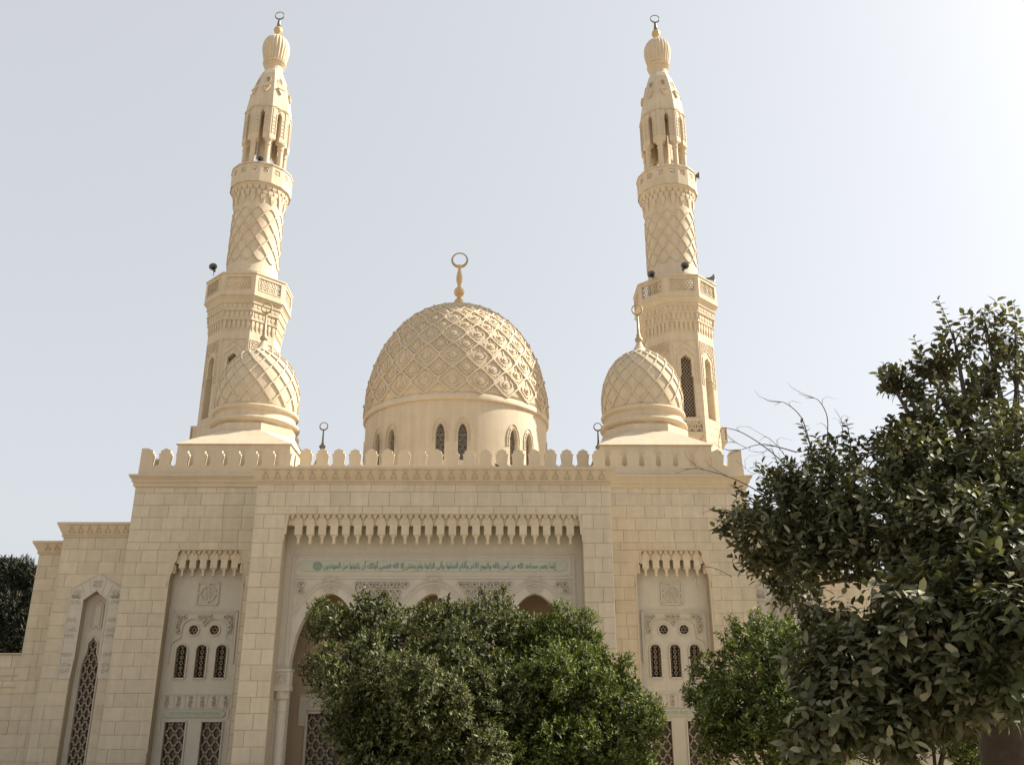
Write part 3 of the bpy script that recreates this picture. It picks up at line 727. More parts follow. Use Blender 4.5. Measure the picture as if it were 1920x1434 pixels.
def merlon_mesh(corner=0):
    b = MB(); mp = plane_map(0, 0)
    pts = [(-0.30, 0), (0.30, 0), (0.30, 0.0), (0.305, 0.07), (0.235, 0.13), (0.225, 0.145), (0.250, 0.40), (0.250, 0.585), (0.195, 0.60), (0.185, 0.615), (0.185, 0.73), (0.0, 0.80)]
    half = [(0.325, 0.0), (0.325, 0.03), (0.285, 0.10), (0.235, 0.102), (0.218, 0.115), (0.228, 0.30), (0.262, 0.59), (0.192, 0.597), (0.192, 0.71), (0.0, 0.815)]
    if corner == 0: pts = half + [(-u, z) for u, z in reversed(half[:-1])]
    elif corner == 1: pts = half + [(-0.14, 0.82), (-0.26, 0.82), (-0.27, 0.0)]
    else: pts = [(0.27, 0.0), (0.26, 0.82), (0.14, 0.82)] + [(-u, z) for u, z in reversed(half)]
    mprism(b, mp, pts, -0.17, 0.0)
    me = bpy.data.meshes.new('merlon'); me.from_pydata(b.v, [], b.f); me.materials.append(M['stone']); return me
MER = [merlon_mesh(0), merlon_mesh(1), merlon_mesh(2)]
def merlon(parent, x, y, z, a=0.0, k=0, s=1.0):
    o = bpy.data.objects.new('merlon', MER[k]); C.objects.link(o); o.parent = parent
    o.location = (x - OFF[0], y - OFF[1], z - OFF[2]); o.rotation_euler = (0, 0, a); o.scale = (rnd.uniform(.975, 1.02), 1, s * rnd.uniform(.982, 1.015)); o.rotation_euler[2] += rnd.uniform(-.012, .012)
for sgn in (-1, 1):
    bo, par, X0, X1 = side_bay(sgn)
    P0 = 0.655; z = 11.621
    ox = sgn * (11.60 - 0.30); merlon(par, ox, BY, z, 0, 1 if sgn < 0 else 2, 0.93)
    for k in range(1, 9): merlon(par, sgn * (11.60 - 0.30 - 0.02 - k * P0), BY, z, 0, 0, 0.93)
    for k in range(1, 8):
        merlon(par, sgn * 11.57, BY + 0.2 + k * P0, z, sgn * pi / 2, 0, 0.93)
# centre parapet
cpar = MB(); CY = 35.5
cpar.box(-5.60, 5.60, CY, 40, 9.5, 11.9); cpar.box(-6.0, 6.0, CY + 0.0, CY + 0.3, 11.9, 12.05)
cp = cpar.build('centre_wall', 'stone', mosque, OFF)
for k in range(18): merlon(cp, -5.60 + 0.02 + k * 0.6555, CY, 12.051, 0, 0, 0.93)

# ---- wings (outer walls, lower)
def wing(sgn):
    x1, x0 = sgn * 11.55, sgn * 14.20; XA, XB = min(x0, x1), max(x0, x1); cx = sgn * 12.64
    b = MB(); WY = 34.45; f = plane_map(0, WY + 0.022); fw = plane_map(cx, WY)
    nic = (cx, 0.50, 0.0, [(-0.5, 3.95), (-0.47, 4.3), (-0.455, 4.6), (-0.45, 6.72), (0, 7.07), (0.45, 6.72), (0.455, 4.6), (0.47, 4.3), (0.5, 3.95)])
    wall(b, f, XA + 0.01, XB - 0.01, 0, 9.05, [nic], 0.42)
    xo = sgn * 14.19; q = [(xo, WY + .02, 0), (xo, 37, 0), (xo, 37, 9.05), (xo, WY + .02, 9.05)]; b.quad(*(q if sgn > 0 else q[::-1]))
    b.quad((XA, WY + .02, 9.3), (XB, WY + .02, 9.3), (XB, 42, 9.3), (XA, 42, 9.3))
    bo = b.build('wing', 'mortar', mosque, OFF)
    def fr(z0, z1):
        iv = [(XA, XB)]
        if z1 < 7.25: return subtract(iv, (cx - (0.94 if z1 > 4.0 else 0.52), cx + (0.94 if z1 > 4.0 else 0.52)))
        if z0 < 7.6: 
            h = 0.94
            return subtract(iv, (cx - h, cx + h))
        return iv
    rows = rows_down(9.03, 0.46, 25); lay(bo, WY, [r for r in rows if r[1] > 0.9], fr, 40 + sgn, avg=0.7)
    tri_cornice(bo, XA, XB, WY, 9.02, 9.56, 0.335, sgn < 0, sgn > 0, ret=2.5)
    # white voussoir surround
    pf = MB()
    for s2 in (-1, 1):
        q_ = [(0.94, 7.08), (0.945, 7.652), (0.0, 7.652)]; mprism(pf, fw, q_ if s2 > 0 else [(-u, z) for u, z in reversed(q_)], -0.05, -0.003)
    pf.build('filler_stone', 'block', bo, OFF)
    vs = MB(); outer = [(-0.94, 3.96), (-0.94, 7.10), (0, 7.66), (0.94, 7.10), (0.94, 3.96)]
    t = MB()
    pl = [(-0.94, 3.96), (-0.50, 3.96), (-0.47, 4.3), (-0.455, 4.6), (-0.45, 6.72), (0, 7.07), (0.45, 6.72), (0.455, 4.6), (0.47, 4.3), (0.5, 3.96), (0.94, 3.96), (0.94, 7.10), (0, 7.66), (-0.94, 7.10)]
    for a in ([(-0.94, 3.96), (-0.50, 3.96), (-0.47, 4.3), (-0.455, 4.6), (-0.94, 4.6)], [(-0.94, 4.6), (-0.455, 4.6), (-0.45, 6.72), (-0.94, 7.10)], [(-0.94, 7.10), (-0.45, 6.72), (0, 7.07), (0, 7.66)]):
        mprism(t, fw, a, -0.06, 0.03); mprism(t, fw, [(-u, z) for u, z in reversed(a)], -0.06, 0.03)
    bars(t, fw, line(outer), 0.04, 0.02, 0.05); bars(t, fw, line([(-0.45, 4.6), (-0.45, 6.72), (0, 7.07), (0.45, 6.72), (0.45, 4.6)]), 0.045, 0.02, 0.055)
    sr = t.build('window_surround', 'carved', bo, OFF)
    r = MB()
    for s2 in (-1, 1):
        for k, z in enumerate((4.05, 4.65, 5.25, 5.85, 6.45)):
            bars(r, fw, [((s2 * 0.47, z + 0.56), (s2 * 0.92, z + 0.56))], 0.02, 0.02, 0.04)
            if k % 2 == 0 or True: scrolls(r, fw, min(s2 * .54, s2 * .88), max(s2 * .54, s2 * .88), z + (0.05 if k % 2 else 0.1), z + (0.25 if k % 2 else 0.5), lambda x, zz: True, 0.09, 0.025, 0.02, 0.045)
        bars(r, fw, [((s2 * 0.2, 6.95), (s2 * 0.30, 7.42))], 0.02, 0.02, 0.045); bars(r, fw, [((s2 * 0.40, 6.80), (s2 * 0.55, 7.24))], 0.02, 0.02, 0.045)
        scrolls(r, fw, min(s2 * .55, s2 * .85), max(s2 * .55, s2 * .85), 6.75, 7.1, lambda x, zz: True, 0.08, 0.025, 0.02, 0.045)
    scrolls(r, fw, -0.15, 0.15, 7.15, 7.45, lambda x, zz: True, 0.08, 0.025, 0.02, 0.05)
    r.build('scroll_relief', 'carved2', sr, OFF, kind='stuff')
    # inner white panel with lattice light
    ip = MB(); IYy = WY + 0.34; fi = plane_map(cx, IYy); g2 = plane_map(0, IYy)
    lt = [(-0.30, 4.3), (-0.29, 4.45), (-0.22, 4.75), (-0.17, 4.85), (-0.16, 5.20), (0.0, 5.42), (0.16, 5.20), (0.17, 4.85), (0.22, 4.75), (0.29, 4.45), (0.30, 4.3)]
    wall(ip, fi, -0.52, 0.52, 0, 7.2, [(0, 0.30, 0.2, lt)], 0.12)
    bars(ip, fi, line([(-0.33, 0.5), (-0.33, 4.3)] + [(a * 1.12, z + 0.02) for a, z in lt[1:-1]] + [(0.33, 4.3), (0.33, 0.5)]), 0.04, 0, 0.04)
    bars(ip, fi, line([(-0.20, 5.75), (-0.20, 6.55), (0, 6.75), (0.20, 6.55), (0.20, 5.75), (0.1, 5.72), (0, 5.82), (-0.1, 5.72), (-0.20, 5.75)]), 0.03, 0, 0.04)
    bars(ip, fi, line([(-0.12, 5.82), (-0.12, 6.5), (0, 6.62), (0.12, 6.5), (0.12, 5.82)]), 0.025, 0, 0.03)
    ipo = ip.build('niche_panel', 'carved', bo, OFF)
    l = MB(); diamond_lattice(l, fi, 0, 0.29, 0.2, lt, 0.245, 0.43, 0.042, -0.09, -0.04); l.build('window_lattice', 'lattice', bo, OFF)
    p = MB(); mbox(p, fi, -0.30, 0.30, -0.15, -0.115, 0.2, 5.42); p.build('window_pane', 'glass', bo, OFF)
    # second, further wing
    b2 = MB(); Y2 = 35.4; x0 = sgn * 15.48; x1 = sgn * 14.1; XA, XB = min(x0, x1), max(x0, x1)
    b2.box(XA + .01, XB, Y2 + 0.022, 42, 0, 8.6)
    b2o = b2.build('outer_wing', 'mortar', mosque, OFF)
    lay(b2o, Y2, [r for r in rows_down(8.55, 0.46, 20) if r[1] > 0.9], lambda a, c: [(XA, XB)], 50 + sgn, avg=0.7)
    tri_cornice(b2o, XA, XB, Y2, 8.54, 9.03, 0.335, sgn < 0, sgn > 0, ret=2.5)
for sgn in (-1, 1): wing(sgn)
rest['all'].build('stone_block', 'block', mosque, OFF, kind='stuff')
hall = MB(); hall.box(-15.4, 15.4, 38, 62, 0, 9.4); hall.box(-13.6, 13.6, 40, 60, 9.3, 11.3); hall.build('prayer_hall', 'render', mosque, OFF)

# ---- low side walls
for sgn, lab in ((-1, 'low cream block wall running left from the mosque wing'), (1, 'low cream block wall behind the trees right of the mosque')):
    r_ = empty('boundary_wall', (sgn * 25, 35.7, 0), lab, 'wall'); XA, XB = (-34.0, -15.5) if sgn < 0 else (15.5, 34.0)
    HT = 4.86 if sgn < 0 else 7.80
    oo = OFF; OFF = tuple(r_.location)
    b = MB(); b.box(XA, XB, 35.722, 36.1, 0, HT + .02); bo = b.build('wall_core', 'mortar', r_, OFF)
    bb = MB(); g5 = random.Random(3)
    z = HT
    while z > 0.5:
        u = XA
        while u < XB - .01:
            L = min(g5.uniform(0.55, 0.85), XB - u); bb.box(u + .008, u + L - .008, 35.70, 35.74, z - 0.46 + .008, z - .008); u += L
        z -= 0.46
    bb.build('stone_block', 'block', r_, OFF, kind='stuff')
    c = MB(); c.box(XA, XB, 35.62, 36.15, HT + .021, HT + .06)
    for zz in (4.13, 3.72): c.box(XA, XB, 35.66, 35.699, zz, zz + 0.06)
    c.build('coping', 'stone', r_, OFF); OFF = oo

# ------------------------------------------------------------------ surface relief on domes and shafts
def surf_strip(mb, pts, nrm, w, h):
    """raised strip following points on a curved surface"""
    n = len(pts); P = [Vector(p) for p in pts]; N = [Vector(q).normalized() for q in nrm]; o = len(mb.v)
    for i in range(n):
        t = (P[min(i + 1, n - 1)] - P[max(i - 1, 0)]).normalized(); s_ = t.cross(N[i]).normalized() * (w / 2)
        a = P[i] - N[i] * 0.02; b_ = P[i] + N[i] * h
        for q in (a - s_, b_ - s_ * 0.85, b_ + s_ * 0.85, a + s_): mb.v.append(tuple(q))
    for i in range(n - 1):
        for k in range(3): mb.f.append((o + i * 4 + k, o + i * 4 + k + 1, o + (i + 1) * 4 + k + 1, o + (i + 1) * 4 + k))
    mb.f.append((o, o + 3, o + 2, o + 1)); e = o + (n - 1) * 4; mb.f.append((e, e + 1, e + 2, e + 3))
class Rev:     # surface of revolution given by table of (r,z)
    def __init__(s, prof):
        s.p = prof; L = [0]
        for (a, b), (c, d_) in zip(prof[:-1], prof[1:]): L.append(L[-1] + math.hypot(c - a, d_ - b))
        s.L = L
    def at(s, l):
        l = max(0, min(l, s.L[-1] - 1e-6)); i = 0
        while s.L[i + 1] < l: i += 1
        t = (l - s.L[i]) / (s.L[i + 1] - s.L[i]); (a, b), (c, d_) = s.p[i], s.p[i + 1]
        r = a + (c - a) * t; z = b + (d_ - b) * t; q = math.hypot(c - a, d_ - b); return r, z, (d_ - b) / q, -(c - a) / q
    def pt(s, l, a):
        r, z, nr, nz = s.at(l); return (r * sin(a), -r * cos(a), z), (nr * sin(a), -nr * cos(a), nz)
def lattice_relief(mb, rev, l0, rows, n, a0, w, h, zig=0.0, rnd_ends=False):
    """rows: heights (arc length) of the half rows; n lines each way; zig: stepped nibs on the strips"""
    half = pi / n; ls = [l0]
    for r_ in rows: ls.append(ls[-1] + r_)
    for k in range(n):
        for sg in (1, -1):
            pts, nr = [], []
            for i in range(len(rows)):
                m = 8
                for j in range(m + (1 if i == len(rows) - 1 else 0)):
                    t = j / m; l = ls[i] + rows[i] * t
                    if rnd_ends and i == len(rows) - 1: l = ls[i] + rows[i] * sin(pi / 2 * t) * 0.72
                    if rnd_ends and i == 0: l = ls[0] + rows[0] * (1 - 0.72 * sin(pi / 2 * (1 - t)))
                    b = 0.0
                    if zig: # bulging scallop with a small step in the middle
                        b = zig * (sin(pi * min(t * 2, 1.0)) if t < 0.5 else sin(pi * (t - 0.5) * 2)) + (zig * 1.1 if 0.42 < t < 0.6 else 0)
                    a = a0 + k * 2 * half + sg * half * (i + t) + (b if i % 2 == 0 else -b) * sg * half
                    p, q = rev.pt(l, a); pts.append(p); nr.append(q)
            surf_strip(mb, pts, nr, w, h)
    return ls
def dome_strip_wide(r): return r

# ------------------------------------------------------------------ main dome
DO = empty('main_dome', (0.07, 43, 9.4), 'large carved central dome with arched drum windows and golden finial', 'dome')
z0 = 9.4
def put(mb, name, m, parent, smooth=False, kind=None): return mb.build(name, m, parent, (0, 0, z0), smooth, kind)
dr = MB(); mpd = cyl_map(0, 0, 4.43)
ops = []
for k in range(8):
    for s2 in (-1, 1):
        c = k * pi / 4 + s2 * 0.1135; c = c if c <= pi else c - 2 * pi; hw = 0.046
        ops.append((c, hw, 13.20, [(a, b) for a, b in arch_tops(hw, 14.45, 14.88, 4, 0.7)]))
wall(dr, mpd, -pi + 0.2, pi + 0.2, 11.2, 16.05, [(c if c > -pi + 0.2 else c + 2 * pi, *r_) for c, *r_ in ops], 0.30, extra=[-pi + 0.2 + i * 2 * pi / 96 for i in range(97)])
drum = put(dr, 'drum', 'render', DO, smooth=True)
for c, hw, sl, tops in ops:
    q = MB(); p_ = []
    fm = lambda u, n, z, c=c: mpd(c + u / 4.43, n, z)
    p = MB(); mbox(p, fm, -0.22, 0.22, -0.32, -0.25, 13.2, 14.95); put(p, 'window_pane', 'glass2', drum)
    tf = topf([(a * 4.43, b) for a, b in tops]); l = MB()
    ins = lambda x, z: abs(x) < 0.20 and z > -0.85 and z + 14.05 < tf(x)
    hex_lattice(l, fm, 0, 14.05, ins, 0.075, 0.028, -0.22, -0.17, 1.0); hex_lattice(l, fm, 0, 14.05, ins, 0.15, 0.02, -0.22, -0.165, 1.0)
    bars(l, fm, [((-0.2, 14.36), (0.2, 14.36))], 0.03, -0.22, -0.15)
    put(l, 'window_lattice', 'screen', drum)
    w = MB(); au = arch_tops(0.36, 14.52, 15.13, 6, 0.7)
    bars(w, fm, line([(-0.36, 14.05)] + au + [(0.36, 14.05)]), 0.035, -0.01, 0.035)
    for (a, b) in ((-0.30, 14.1), (0.30, 14.1), (-0.31, 14.5), (0.31, 14.5), (-0.2, 14.86), (0.2, 14.86)): bars(w, fm, [((a - 0.06 * (1 if a > 0 else -1), b), (a + 0.07 * (1 if a > 0 else -1), b + 0.03))], 0.03, -0.01, 0.035)
    bars(w, fm, line([(-0.25, 14.05)] + arch_tops(0.25, 14.48, 14.95, 5, 0.7) + [(0.25, 14.05)]), 0.03, -0.01, 0.025)
    put(w, 'window_surround', 'render', drum)
bd = MB(); lathe(bd, [(4.40, 15.98), (4.50, 15.99), (4.55, 16.04), (4.55, 16.24), (4.51, 16.30), (4.40, 16.32)], 96); put(bd, 'dome_band', 'render', DO, smooth=True)
A_, B_ = 4.50, 6.02; prof = []
for i in range(49):
    t = i / 48 * pi / 2
    prof.append((A_ * max(cos(t), 1e-4) ** 0.92 * 1.0, 16.30 + B_ * sin(t) ** 0.97))
rev = Rev(prof)
sh = MB(); lathe(sh, prof, 96); shell = put(sh, 'dome_shell', 'render', DO, smooth='all')
tot = rev.L[-1]
rows = [0.60, 0.64, 0.65, 0.65, 0.64, 0.61, 0.58, 0.54, 0.49, 0.44, 0.39, 0.33, 0.28]
rl = MB(); ls = lattice_relief(rl, rev, 0.0, rows, 22, 0.0, 0.08, 0.08, zig=0.13)
put(rl, 'lattice_rib', 'render', shell, kind='stuff')
bs = MB()
for i, l in enumerate(ls[1:-2]):
    for k in range(22):
        a = pi / 22 * ((i + 1) % 2) + k * 2 * pi / 22 + (pi / 22)
        r_, zz, nr_, nz_ = rev.at(l); sc_ = min(1.0, r_ / 3.6)
        for rr, hh in ((0.19 * sc_, 0.06), (0.085 * sc_, 0.12)):
            o = len(bs.v); m = 8
            P, N = rev.pt(l, a); P, N = Vector(P), Vector(N); T = Vector((cos(a), sin(a), 0)); U = N.cross(T)
            for hgt, q in ((-0.02, 1.0), (hh, 0.9)):
                for j in range(m): bs.v.append(tuple(P + N * hgt + (T * cos(2 * pi * j / m) + U * sin(2 * pi * j / m)) * rr * q))
            for j in range(m): bs.f.append((o + j, o + m + j, o + m + (j + 1) % m, o + (j + 1) % m))
            bs.f.append(tuple(o + m + j for j in reversed(range(m))))
        for s9 in (-1, 1):     # curled leaves either side of each boss
            da = pi / 22 * 0.5
            PP = [rev.pt(l + 0.30 * sc_ * q1, a + s9 * da * q2) for q1, q2 in ((-1.1, 0.12), (-0.75, 0.55), (-0.25, 1.0), (0.3, 1.05), (0.7, 0.6))]
            surf_strip(bs, [p_[0] for p_ in PP], [p_[1] for p_ in PP], 0.055 * sc_ + 0.01, 0.045)
        # leaf tip under each crossing
        l2 = l + 0.30 * sc_; P1, N1 = rev.pt(l + 0.26 * sc_, a); P2, N2 = rev.pt(l + 0.50 * sc_, a)
        surf_strip(bs, [P1, P2], [N1, N2], 0.07 * sc_, 0.03)
put(bs, 'boss', 'render', shell, kind='stuff')
fn = MB(); lathe(fn, [(0.62, 22.1), (0.55, 22.36), (0.42, 22.48), (0.30, 22.62), (0.26, 22.84), (0.22, 22.95), (0.12, 23.05), (0.10, 23.14), (0.22, 23.24), (0.28, 23.40), (0.24, 23.56), (0.12, 23.68), (0.09, 23.80), (0.13, 23.95), (0.17, 24.15), (0.15, 24.40), (0.09, 24.66), (0.07, 24.78), (0.13, 24.86), (0.14, 24.95), (0.06, 25.0)], 20)
fo = put(fn, 'finial', 'gold', DO, smooth='all')
rg = MB(); ring(rg, 0, 0, 25.30, 0.40, 0.04, 0.085); put(rg, 'finial_ring', 'brass', fo, smooth='all')

# ------------------------------------------------------------------ small domes
def small_dome():
    global z0
    z0 = 11.3
    def up(mb):
        k = 1.015; kr = 0.965; mb.v = [(x * kr, y * kr, 2.6 + (z - 2.6) * k) for x, y, z in mb.v]; return mb
    r_ = empty('small_dome', (-8.05, 37.2, z0), 'x', 'dome', 'small ribbed domes above the side bays')
    b = MB(); b.box(-2.2, 2.2, -2.65, 2.2, 11.3, 12.68); put(b, 'dome_plinth', 'render', r_)
    # pyramid transition from square to octagon
    p = MB(); s_ = 2.26; a8 = 1.80 * math.tan(pi / 8); q = [(-s_, -s_ - .45), (s_, -s_ - .45), (s_, s_), (-s_, s_)]; zb, zt = 12.681, 13.55
    o8 = [(-a8, -1.8), (a8, -1.8), (1.8, -a8), (1.8, a8), (a8, 1.8), (-a8, 1.8), (-1.8, a8), (-1.8, -a8)]
    vs = [(x, y, zb) for x, y in q] + [(x, y, zb + 0.03) for x, y in q] + [(x, y, zt) for x, y in o8]
    fs = [(3, 2, 1, 0), (0, 1, 5, 4), (1, 2, 6, 5), (2, 3, 7, 6), (3, 0, 4, 7), (4, 5, 9, 8), (5, 10, 9), (5, 6, 11, 10), (6, 12, 11), (6, 7, 13, 12), (7, 14, 13), (7, 4, 15, 14), (4, 8, 15), tuple(range(8, 16))]
    p.add(vs, fs); put(p, 'sloping_base', 'render', r_)
    o = MB(); lathe(o, [(1.80 * OC, 13.20), (1.80 * OC, 13.72)], 8, phase=pi / 8); put(up(o), 'octagon_base', 'render', r_)
    d_ = MB(); lathe(d_, [(1.72, 13.6), (1.72, 13.80), (1.80, 13.84), (1.90, 13.90), (1.93, 13.97), (1.90, 14.04), (1.74, 14.06), (1.72, 14.10), (1.72, 14.34), (1.76, 14.38), (1.84, 14.42), (1.87, 14.49), (1.84, 14.56), (1.74, 14.58)], 64); put(up(d_), 'ring_drum', 'render', r_, smooth=True)
    prof = []
    for i in range(33):
        t = -0.28 + i / 32 * (pi / 2 - 0.10 + 0.28)
        prof.append((1.78 * cos(t) ** 0.95, 15.15 + 2.32 * sin(t) * (1.0 if t > 0 else 0.95)))
    rv = Rev(prof); s2 = MB(); lathe(s2, prof, 64); shell = put(up(s2), 'dome_shell', 'render', r_, smooth='all')
    rl = MB(); rows = [0.42, 0.42, 0.42, 0.40, 0.38, 0.36, 0.34, 0.22]
    lattice_relief(rl, rv, 0.18, rows, 16, pi / 16, 0.065, 0.055, zig=0.05)
    for k in range(16):   # flat feet joining neighbouring ribs
        a = pi / 16 + k * pi / 8; P = [rv.pt(0.18, a - 0.05 + 0.1 * t / 3) for t in range(4)]; surf_strip(rl, [x[0] for x in P], [x[1] for x in P], 0.065, 0.055)
    for i in range(1, 8):
        for k in range(16):
            a = (k + (0.5 if i % 2 == 0 else 1.0)) * pi / 8; P = [rv.pt(0.18 + sum(rows[:i]) + dd, a + (0)) for dd in (-0.05, 0.05)]
            surf_strip(rl, [x[0] for x in P], [x[1] for x in P], 0.12 * (1 - i * 0.08), 0.065)
    put(up(rl), 'lattice_rib', 'render', shell, kind='stuff')
    c = MB(); lathe(c, [(0.62, 17.20), (0.58, 17.36), (0.44, 17.44), (0.31, 17.57), (0.20, 17.74), (0.13, 17.90), (0.10, 17.98)], 24); put(up(c), 'cap_cone', 'render', r_, smooth='all')
    f_ = MB(); lathe(f_, [(0.08, 17.94), (0.15, 18.0), (0.19, 18.08), (0.15, 18.17), (0.08, 18.22), (0.12, 18.27), (0.08, 18.32), (0.065, 18.5), (0.045, 19.28)], 14); fo = put(up(f_), 'finial', 'brass', r_, smooth='all')
    g_ = MB(); ring(g_, 0, 0, 19.53, 0.235, 0.03, 0.052); put(up(g_), 'finial_ring', 'brass', fo, smooth='all')
    return r_
sd = small_dome(); sd.location = (-8.20, 37.2, 11.3); sd['label'] = 'smaller ribbed dome in front of the left minaret, above the left bay'
sd2 = copy_tree(sd); sd2.location = (8.35, 37.2, 11.3); sd2['label'] = 'smaller ribbed dome in front of the right minaret, above the right bay'

# ------------------------------------------------------------------ minarets
def corbels(mb, ap, tiers, nface, sides=8, per=5, round_=False):
    """tiers: (z0,z1,out0,out1,width share); hanging niche heads around a shaft"""
    for ti, (za, zb, o0, o1, ws) in enumerate(tiers):
        if round_:
            n = per * sides
            for k in range(n):
                a = 2 * pi * (k + (0.5 if ti % 2 else 0)) / n; mp = plane_map((ap + o0) * sin(a), -(ap + o0) * cos(a), a); w = 2 * pi * (ap + o1) / n * ws / 2
                unit(mb, mp, 0, w, za, zb, o1 - o0)
        else:
            for f in face_maps(0, 0, ap + o0):
                wf = 2 * (ap + o0) * math.tan(pi / 8); pitch = wf / per
                for k in range(per + (1 if ti % 2 else 0)):
                    c = (k - (per - (0 if ti % 2 else 1)) / 2) * pitch; unit(mb, f, c, pitch * ws / 2, za, zb, o1 - o0)
def unit(mb, mp, c, w, za, zb, d_):
    h = zb - za
    vs = [mp(c - w, -0.05, zb), mp(c + w, -0.05, zb), mp(c + w, d_, zb), mp(c - w, d_, zb),
          mp(c - w, -0.05, za + h * .45), mp(c + w, -0.05, za + h * .45), mp(c + w, d_ * 0.95, za + h * .5), mp(c - w, d_ * 0.95, za + h * .5),
          mp(c - w * .3, -0.05, za), mp(c + w * .3, -0.05, za), mp(c + w * .3, d_ * 0.30, za), mp(c - w * .3, d_ * 0.30, za)]
    mb.add(vs, [(0, 1, 2, 3), (3, 2, 6, 7), (7, 6, 10, 11), (11, 10, 9, 8), (0, 3, 7, 4), (2, 1, 5, 6), (4, 7, 11, 8), (6, 5, 9, 10)])
def minaret():
    global z0
    z0 = 9.4
    r_ = empty('minaret', (-11.37, 45, z0), 'x', 'minaret', 'pair of tall cream minarets')
    # --- octagonal lower shaft
    s = MB(); tops = [(-0.33, 18.9), (-0.27, 18.92), (-0.268, 19.85), (0, 20.08), (0.268, 19.85), (0.27, 18.92), (0.33, 18.9)]
    AP = 1.735
    for k, f in enumerate(face_maps(0, 0, AP)):
        w = AP * math.tan(pi / 8); wall(s, f, -w, w, 9.4, 21.6, [(0, 0.33, 16.60, tops)], 0.34)
    sh = put(s, 'octagonal_shaft', 'render', r_)
    bl = MB()
    for f in face_maps(0, 0, AP):
        z = 18.4; g5 = random.Random(9); w = AP * math.tan(pi / 8) - 0.01
        while z > 12:
            zl = z - 0.42
            for iv in ([(-w, -0.37), (0.37, w)] if zl > 16.5 else [(-w, -0.2), (-0.2, 0.45), (0.45, w)]):
                mbox(bl, f, iv[0] + .007, iv[1] - .007, -0.01, 0.012, zl + .007, z - .007)
            z = zl
    put(bl, 'stone_block', 'render', r_, kind='stuff')
    wf = MB()
    for k, f in enumerate(face_maps(0, 0, AP)):
        w = AP * math.tan(pi / 8)
        bars(wf, f, line([(-0.46, 18.5), (-0.46, 20.0), (0, 20.42), (0.46, 20.0), (0.46, 18.5)]), 0.035, -0.005, 0.03)
        bars(wf, f, line([(-0.62, 18.5), (-0.62, 20.85), (0.62, 20.85), (0.62, 18.5)]), 0.035, -0.005, 0.03)
        if k % 2:
            for s2 in (-1, 1):
                for z in (18.5, 18.8, 19.1, 19.4, 19.7): bars(wf, f, [((s2 * 0.36, z), (s2 * 0.60, z))], 0.03, -0.005, 0.028)
            scrolls(wf, f, -0.55, 0.55, 20.15, 20.8, lambda x, z: z > 20.45 - abs(x) * 0.7, 0.12, 0.03, -0.005, 0.03)
        else:
            bars(wf, f, line([(-0.5, 20.3), (0, 20.75), (0.5, 20.3)]), 0.03, -0.005, 0.025)
    put(wf, 'window_surround', 'render', r_)
    for k in range(0, 8, 2):
        f = face_maps(0, 0, AP)[k]
        p = MB(); mbox(p, f, -0.33, 0.33, -0.36, -0.32, 16.6, 20.1); put(p, 'window_pane', 'glass', r_)
        l = MB(); diamond_lattice(l, f, 0, 0.32, 16.6, tops, 0.16, 0.23, 0.035, -0.29, -0.25, nub=False); put(l, 'window_lattice', 'lattice', r_)
        # bracketed window balcony
        q = MB(); mbox(q, f, -0.66, 0.66, 0.0, 0.34, 15.72, 15.84); mbox(q, f, -0.66, 0.66, 0.30, 0.34, 16.42, 16.52); mbox(q, f, -0.66, -0.52, 0.22, 0.335, 15.84, 16.42); mbox(q, f, 0.52, 0.66, 0.22, 0.335, 15.84, 16.42)
        mbox(q, f, -0.66, -0.60, 0.0, 0.30, 15.84, 16.52); mbox(q, f, 0.60, 0.66, 0.0, 0.30, 15.84, 16.52)
        q.add([f(-0.5, 0, 15.72), f(0.5, 0, 15.72), f(0.5, 0.3, 15.72), f(-0.5, 0.3, 15.72), f(-0.12, 0, 15.1), f(0.12, 0, 15.1)], [(3, 2, 5, 4), (0, 3, 4), (2, 1, 5)])
        for c in (-0.34, 0.0, 0.34):
            bars(q, f, [((c - .16, 15.88), (c + .16, 16.38)), ((c + .16, 15.88), (c - .16, 16.38))], 0.05, 0.27, 0.33)
            bars(q, f, line([(c - .17, 15.84), (c - .17, 16.42)]), 0.03, 0.27, 0.33)
        put(q, 'window_balcony', 'render', r_)
        for e in ():
            pass
    for k in range(1, 8, 2):
        f = face_maps(0, 0, AP)[k]; p = MB(); mbox(p, f, -0.33, 0.33, -0.36, -0.32, 16.6, 20.1); put(p, 'blind_niche', 'render', r_)
    # --- corbelled underside and the large balcony
    mq = MB()
    lathe(mq, [(1.73 * OC, 21.5), (1.75 * OC, 21.86), (1.84 * OC, 21.90), (1.85 * OC, 21.95), (1.80 * OC, 21.98), (1.81 * OC, 22.36), (1.91 * OC, 22.40), (1.92 * OC, 22.45), (1.87 * OC, 22.48), (1.88 * OC, 22.76), (1.96 * OC, 22.80), (1.97 * OC, 22.86), (1.93 * OC, 22.90), (1.98 * OC, 23.02), (2.07 * OC, 23.14), (2.12 * OC, 23.17), (2.12 * OC, 23.2)], 8, phase=pi / 8)
    corbels(mq, 1.735, [(21.34, 21.88, 0.0, 0.07, 0.62), (21.99, 22.38, 0.05, 0.11, 0.8), (22.49, 22.78, 0.12, 0.175, 0.84)], 8, per=6)
    put(mq, 'muqarnas_corbel', 'render', r_, kind='stuff')
    rl = MB(); w = 2.09 * math.tan(pi / 8)
